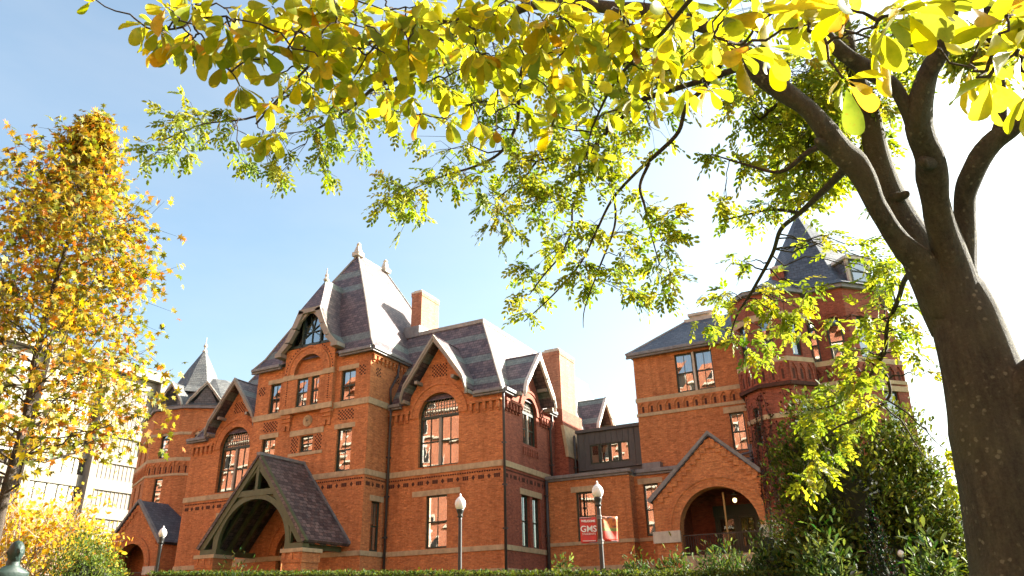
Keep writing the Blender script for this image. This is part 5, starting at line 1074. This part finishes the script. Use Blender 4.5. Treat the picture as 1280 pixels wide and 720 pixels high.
# ------------------------------------------------------------------ street furniture
mg, n_, b_ = mat('milky_lamp_globe'); b_.inputs['Base Color'].default_value = (.82, .8, .76, 1); b_.inputs['Roughness'].default_value = .25; b_.inputs['Subsurface Weight'].default_value = .4; b_.inputs['Subsurface Radius'].default_value = (.2, .2, .2); GLOBE = mg
def lamp_post(x, y, r, label, hpx):
    """(x, y) is the photograph's pixel of the globe's foot, r its distance"""
    p = pt(x, y, r); g0 = gz(p.x, p.y); H = p.z-g0; L_ = empty('lamp_post', (p.x, p.y, g0), label, 'street lamp', 'lamp posts on the lawn'); k = .9*hpx*p.dot(fw)/FOC/.62
    MB().lathe((p.x, p.y, g0), [(.16, 0), (.16, .08), (.12, .14), (.11, .5), (.075, .6), (.066, .7), (.058, H-.3), (.055, H-.22)], 14).build('post', IRON, L_, smooth=True)
    MB().lathe((p.x, p.y, g0+H-.24), [(.06, 0), (.1, .03), (.07, .08), (.1, .16), (.15*k, .22), (.15*k, .26)], 14).build('collar', IRON, L_, smooth=True)
    gl_ = MB().lathe((p.x, p.y, p.z), [(.12*k, 0), (.19*k, .1*k), (.22*k, .22*k), (.2*k, .34*k), (.14*k, .43*k), (.1*k, .47*k)], 18).build('lamp_globe', GLOBE, L_, smooth=True)
    MB().lathe((p.x, p.y, p.z+.465*k), [(.105*k, 0), (.07*k, .03*k), (.03*k, .07*k), (.045*k, .1*k), (.03*k, .14*k), (.008*k, .17*k)], 12).build('finial', GLOBE, gl_, smooth=True)
    return L_, p
lamp_post(575.3, 637.5, 25.5, 'lamp post with white acorn globe before the block with the great window', 22)
LL, lp2 = lamp_post(747.4, 622.5, 22.5, 'lamp post with white acorn globe that carries two banners', 23)
lamp_post(202.5, 672, 33, 'lamp post with white acorn globe beside the left brick porch roof', 15.5)
lamp_post(112, 676, 28, 'lamp post with white globe among the golden trees on the left', 11)
p = pt(1127, 697, 20); g0 = gz(p.x, p.y); GL = empty('garden_light', (p.x, p.y, g0), 'small white globe garden light among the dark evergreens', 'garden light')
MB().lathe((p.x, p.y, g0), [(.05, 0), (.04, .05), (.03, max(.1, p.z-g0))], 10).build('stake', IRON, GL); MB().lathe((p.x, p.y, p.z), [(.02, 0), (.06, .035), (.075, .085), (.06, .13), (.02, .165)], 14).build('lamp_globe', GLOBE, GL, smooth=True)
# banners on the second lamp post
def flat(name, c, rough=.6): m, n, b = mat(name); b.inputs['Base Color'].default_value = (*c, 1); b.inputs['Roughness'].default_value = rough; return m
RED = flat('red_banner_cloth', (.6, .045, .035)); WTX = flat('white_print', (.8, .78, .75)); 
ba = (Vector((RT.x, RT.y, 0))).normalized()
def banner(name, s, z0, z1, wd, m, label, turn):
    d = Matrix.Rotation(turn, 3, 'Z') @ (ba*s); fr = Fr((lp2.x, lp2.y), (d.x*s, d.y*s)); Bn = empty(name, (lp2.x, lp2.y, z0), label, 'banner')
    a, b = (.09, .09+wd) if s > 0 else (-.09-wd, -.09); mb = MB(); N_ = 8
    mb.v = [fr.P(a+(b-a)*i/N_, z0+(z1-z0)*j/8, .02*math.sin(i/N_*5+j*.4)) for j in range(9) for i in range(N_+1)]
    mb.f = [(j*(N_+1)+i, j*(N_+1)+i+1, (j+1)*(N_+1)+i+1, (j+1)*(N_+1)+i) for j in range(8) for i in range(N_)]
    c = mb.build('cloth', m, Bn, smooth=True); so_ = c.modifiers.new('thickness', 'SOLIDIFY'); so_.thickness = .006
    for z in (z0+.02, z1-.02): MB().tube([fr.P(0, z, 0), fr.P(b if s > 0 else a, z, 0)], .012, 6).lathe((lp2.x, lp2.y, z-.04), [(.075, 0), (.075, .08)], 12).build('bracket', LEAD, Bn)
    return Bn, fr, a, b
def text(s, fr, uc, w_, size, m, parent, name='lettering', d=.03, bold=False):
    cu = bpy.data.curves.new('t', 'FONT'); cu.body = s; cu.size = size; cu.align_x = 'CENTER'; cu.extrude = .004; cu.offset = .004 if bold else 0
    to = bpy.data.objects.new('t', cu); C.objects.link(to); bpy.context.view_layer.update(); me = bpy.data.meshes.new_from_object(to.evaluated_get(bpy.context.evaluated_depsgraph_get())); bpy.data.objects.remove(to)
    X = Vector((fr.U[0], fr.U[1], 0)); Z = Vector((0, 0, 1)); Y_ = Vector((fr.N[0], fr.N[1], 0)); o = Vector(fr.P(uc, w_, d))
    me.transform(Matrix(((X.x, Z.x, Y_.x, o.x), (X.y, Z.y, Y_.y, o.y), (X.z, Z.z, Y_.z, o.z), (0, 0, 0, 1)))); me.materials.clear(); return link(name, me, m, parent)
zb0, zb1 = pt(737, 680, 22.5).z, pt(737, 647, 22.5).z
wd = 19.5*22.5/FOC
b1, f1, a1_, a2_ = banner('banner', -1, zb0, zb1, wd, RED, 'red lamp post banner with white words WELCOME GMS STUDENTS', 0)
uc = (a1_+a2_)/2; hh_ = zb1-zb0
text('WELCOME', f1, uc, zb1-.19*hh_, .082, WTX, b1, bold=True); text('GMS', f1, uc, zb1-.56*hh_, .235, WTX, b1, bold=True); text('STUDENTS', f1, uc, zb1-.68*hh_, .078, WTX, b1); text('School of Medicine', f1, uc, zb1-.93*hh_, .04, WTX, b1) if False else None
MB().fbox(f1, a1_+.05, a2_-.05, zb0+.06, zb0+.075, .026, .03).build('printed_line', WTX, b1)
m2, n2, bb2 = mat('autumn_print'); g2 = nd(n2, 'ShaderNodeNewGeometry'); s2 = nd(n2, 'ShaderNodeSeparateXYZ'); n2.links.new(g2.outputs[0], s2.inputs[0])
zn = math_n(n2, 'DIVIDE', math_n(n2, 'SUBTRACT', s2.outputs[2], zb0+.05), hh_); col = ramp(n2, zn, [(0, (.65, .05, .025)), (.4, (.65, .06, .03)), (.41, (.16, .2, .03)), (.52, (.24, .22, .04)), (.55, (.5, .12, .02)), (1, (.6, .2, .02))])
e2 = nd(n2, 'ShaderNodeTexNoise'); e2.inputs['Scale'].default_value = 14; e2.inputs['Detail'].default_value = 5; n2.links.new(g2.outputs[0], e2.inputs[0])
col = mixc(n2, math_n(n2, 'MULTIPLY', math_n(n2, 'GREATER_THAN', zn, .53), 1.), col, ramp(n2, e2.outputs[0], [(.35, (.1, .04, .015)), (.46, (.5, .1, .012)), (.62, (.6, .17, .015)), (.75, (.62, .3, .06))])); n2.links.new(col, bb2.inputs['Base Color'])
banner('banner', 1, zb0+.05, zb1+.03, wd*1.08, m2, 'lamp post banner printed with orange autumn trees over a red strip', .45)
# lantern in the brick porch
em, n3, b3 = mat('lit_lantern_glass'); b3.inputs['Base Color'].default_value = (.9, .75, .45, 1); b3.inputs['Emission Color'].default_value = (1, .72, .3, 1); b3.inputs['Emission Strength'].default_value = .9
q = pt(918, 622, 43.2); ln = empty('porch_lantern', tuple(q), 'small lit lantern hanging inside the right brick porch', 'lantern')
MB().lathe((q.x, q.y, q.z-.25), [(.05, 0), (.1, .06), (.11, .16), (.07, .22)], 12).build('lamp_globe', em, ln, smooth=True); MB().tube([(q.x, q.y, q.z+.15), (q.x, q.y, q.z+1.3)], .02).lathe((q.x, q.y, q.z+.15), [(.16, 0), (.1, .08), (.03, .12)], 12).build('hanger', IRON, ln)

# ------------------------------------------------------------------ bronze bust on its plinth, bottom left
bp_ = pt(15, 712, 19); k = 19/FOC; bx = empty('bust_statue', (bp_.x, bp_.y, gz(bp_.x, bp_.y)), 'green bronze bust of a bearded man on a stone plinth', 'statue')
h = 23*k; me = bmesh.new(); bmesh.ops.create_icosphere(me, subdivisions=4, radius=1)
face = (Vector((RT.x, RT.y, 0))*.75+Vector((-fw.x, -fw.y, 0))*.66).normalized(); left = Vector((0, 0, 1)).cross(face)
def head(v):
    x, y, z = v                                       # x forward, y sideways, z up
    X, Y2, Z2 = x*.80, y*.64, z*.98
    if x > 0: X -= .08*max(0, -z)
    gs = lambda cx, cz, s, wy=.3: math.exp(-((z-cz)/s)**2-(y/wy)**2)*(1 if x > 0 else 0)
    X += .22*gs(0, -.12, .17, .16)+.1*gs(0, .02, .14, .12)-.03*gs(0, -.33, .05, .25)+.05*gs(0, .2, .1, .6)
    for s in (-1, 1):
        X -= .1*math.exp(-((z-.06)/.1)**2-((y-s*.34)/.15)**2)*(1 if x > 0 else 0); Y2 += s*.13*math.exp(-((x+.05)/.14)**2-((z+.05)/.2)**2)*(1 if s*y > .6 else 0)
    if x > -.2 and z < -.35: X += .16*(-z-.35); X += .03*math.sin(y*17+z*13)
    if z > .35 or x < -.35: X *= 1+.025*math.sin(y*15+z*11); Z2 += .02*math.sin(x*14+y*10)
    return X, Y2, Z2
hc = Vector(bp_)+Vector((0, 0, h*.72)); r_ = h*.48
for v in me.verts: X, Y2, Z2 = head(v.co); v.co = hc+face*X*r_+left*Y2*r_+Vector((0, 0, Z2*r_))
n0 = bmesh.ops.create_icosphere(me, subdivisions=3, radius=1)['verts']
for v in n0:
    x, y, z = v.co; wid = 1.5*(1-.35*max(0, z)) if z < .2 else 1.5*max(.3, 1.02-z*.9); v.co = hc+Vector((0, 0, -r_*1.75))+face*x*r_*.72*(1-.2*max(0, z))+left*y*r_*wid+Vector((0, 0, z*r_*.95))
n1 = bmesh.ops.create_cone(me, cap_ends=True, segments=20, radius1=r_*.62, radius2=r_*.45, depth=r_*1.2)['verts']
for v in n1: v.co = v.co+hc+Vector((0, 0, -r_*.95))-face*r_*.08
hm = bpy.data.meshes.new('bust'); me.to_mesh(hm); me.free(); hm.polygons.foreach_set('use_smooth', [True]*len(hm.polygons)); bo = link('bust', hm, BRONZE, bx)
rm_ = bo.modifiers.new('remesh', 'REMESH'); rm_.mode = 'VOXEL'; rm_.voxel_size = .012; rm_.use_smooth_shade = True
g0 = gz(bp_.x, bp_.y); zt = hc.z-r_*2.3
MB().box(bp_.x-.42, bp_.x+.42, bp_.y-.42, bp_.y+.42, g0, zt-.1).box(bp_.x-.5, bp_.x+.5, bp_.y-.5, bp_.y+.5, zt-.1, zt).box(bp_.x-.55, bp_.x+.55, bp_.y-.55, bp_.y+.55, g0, g0+.2).build('plinth', stone('brown_granite', (.14, .075, .05), .3, .4), bx, bevel=.02)
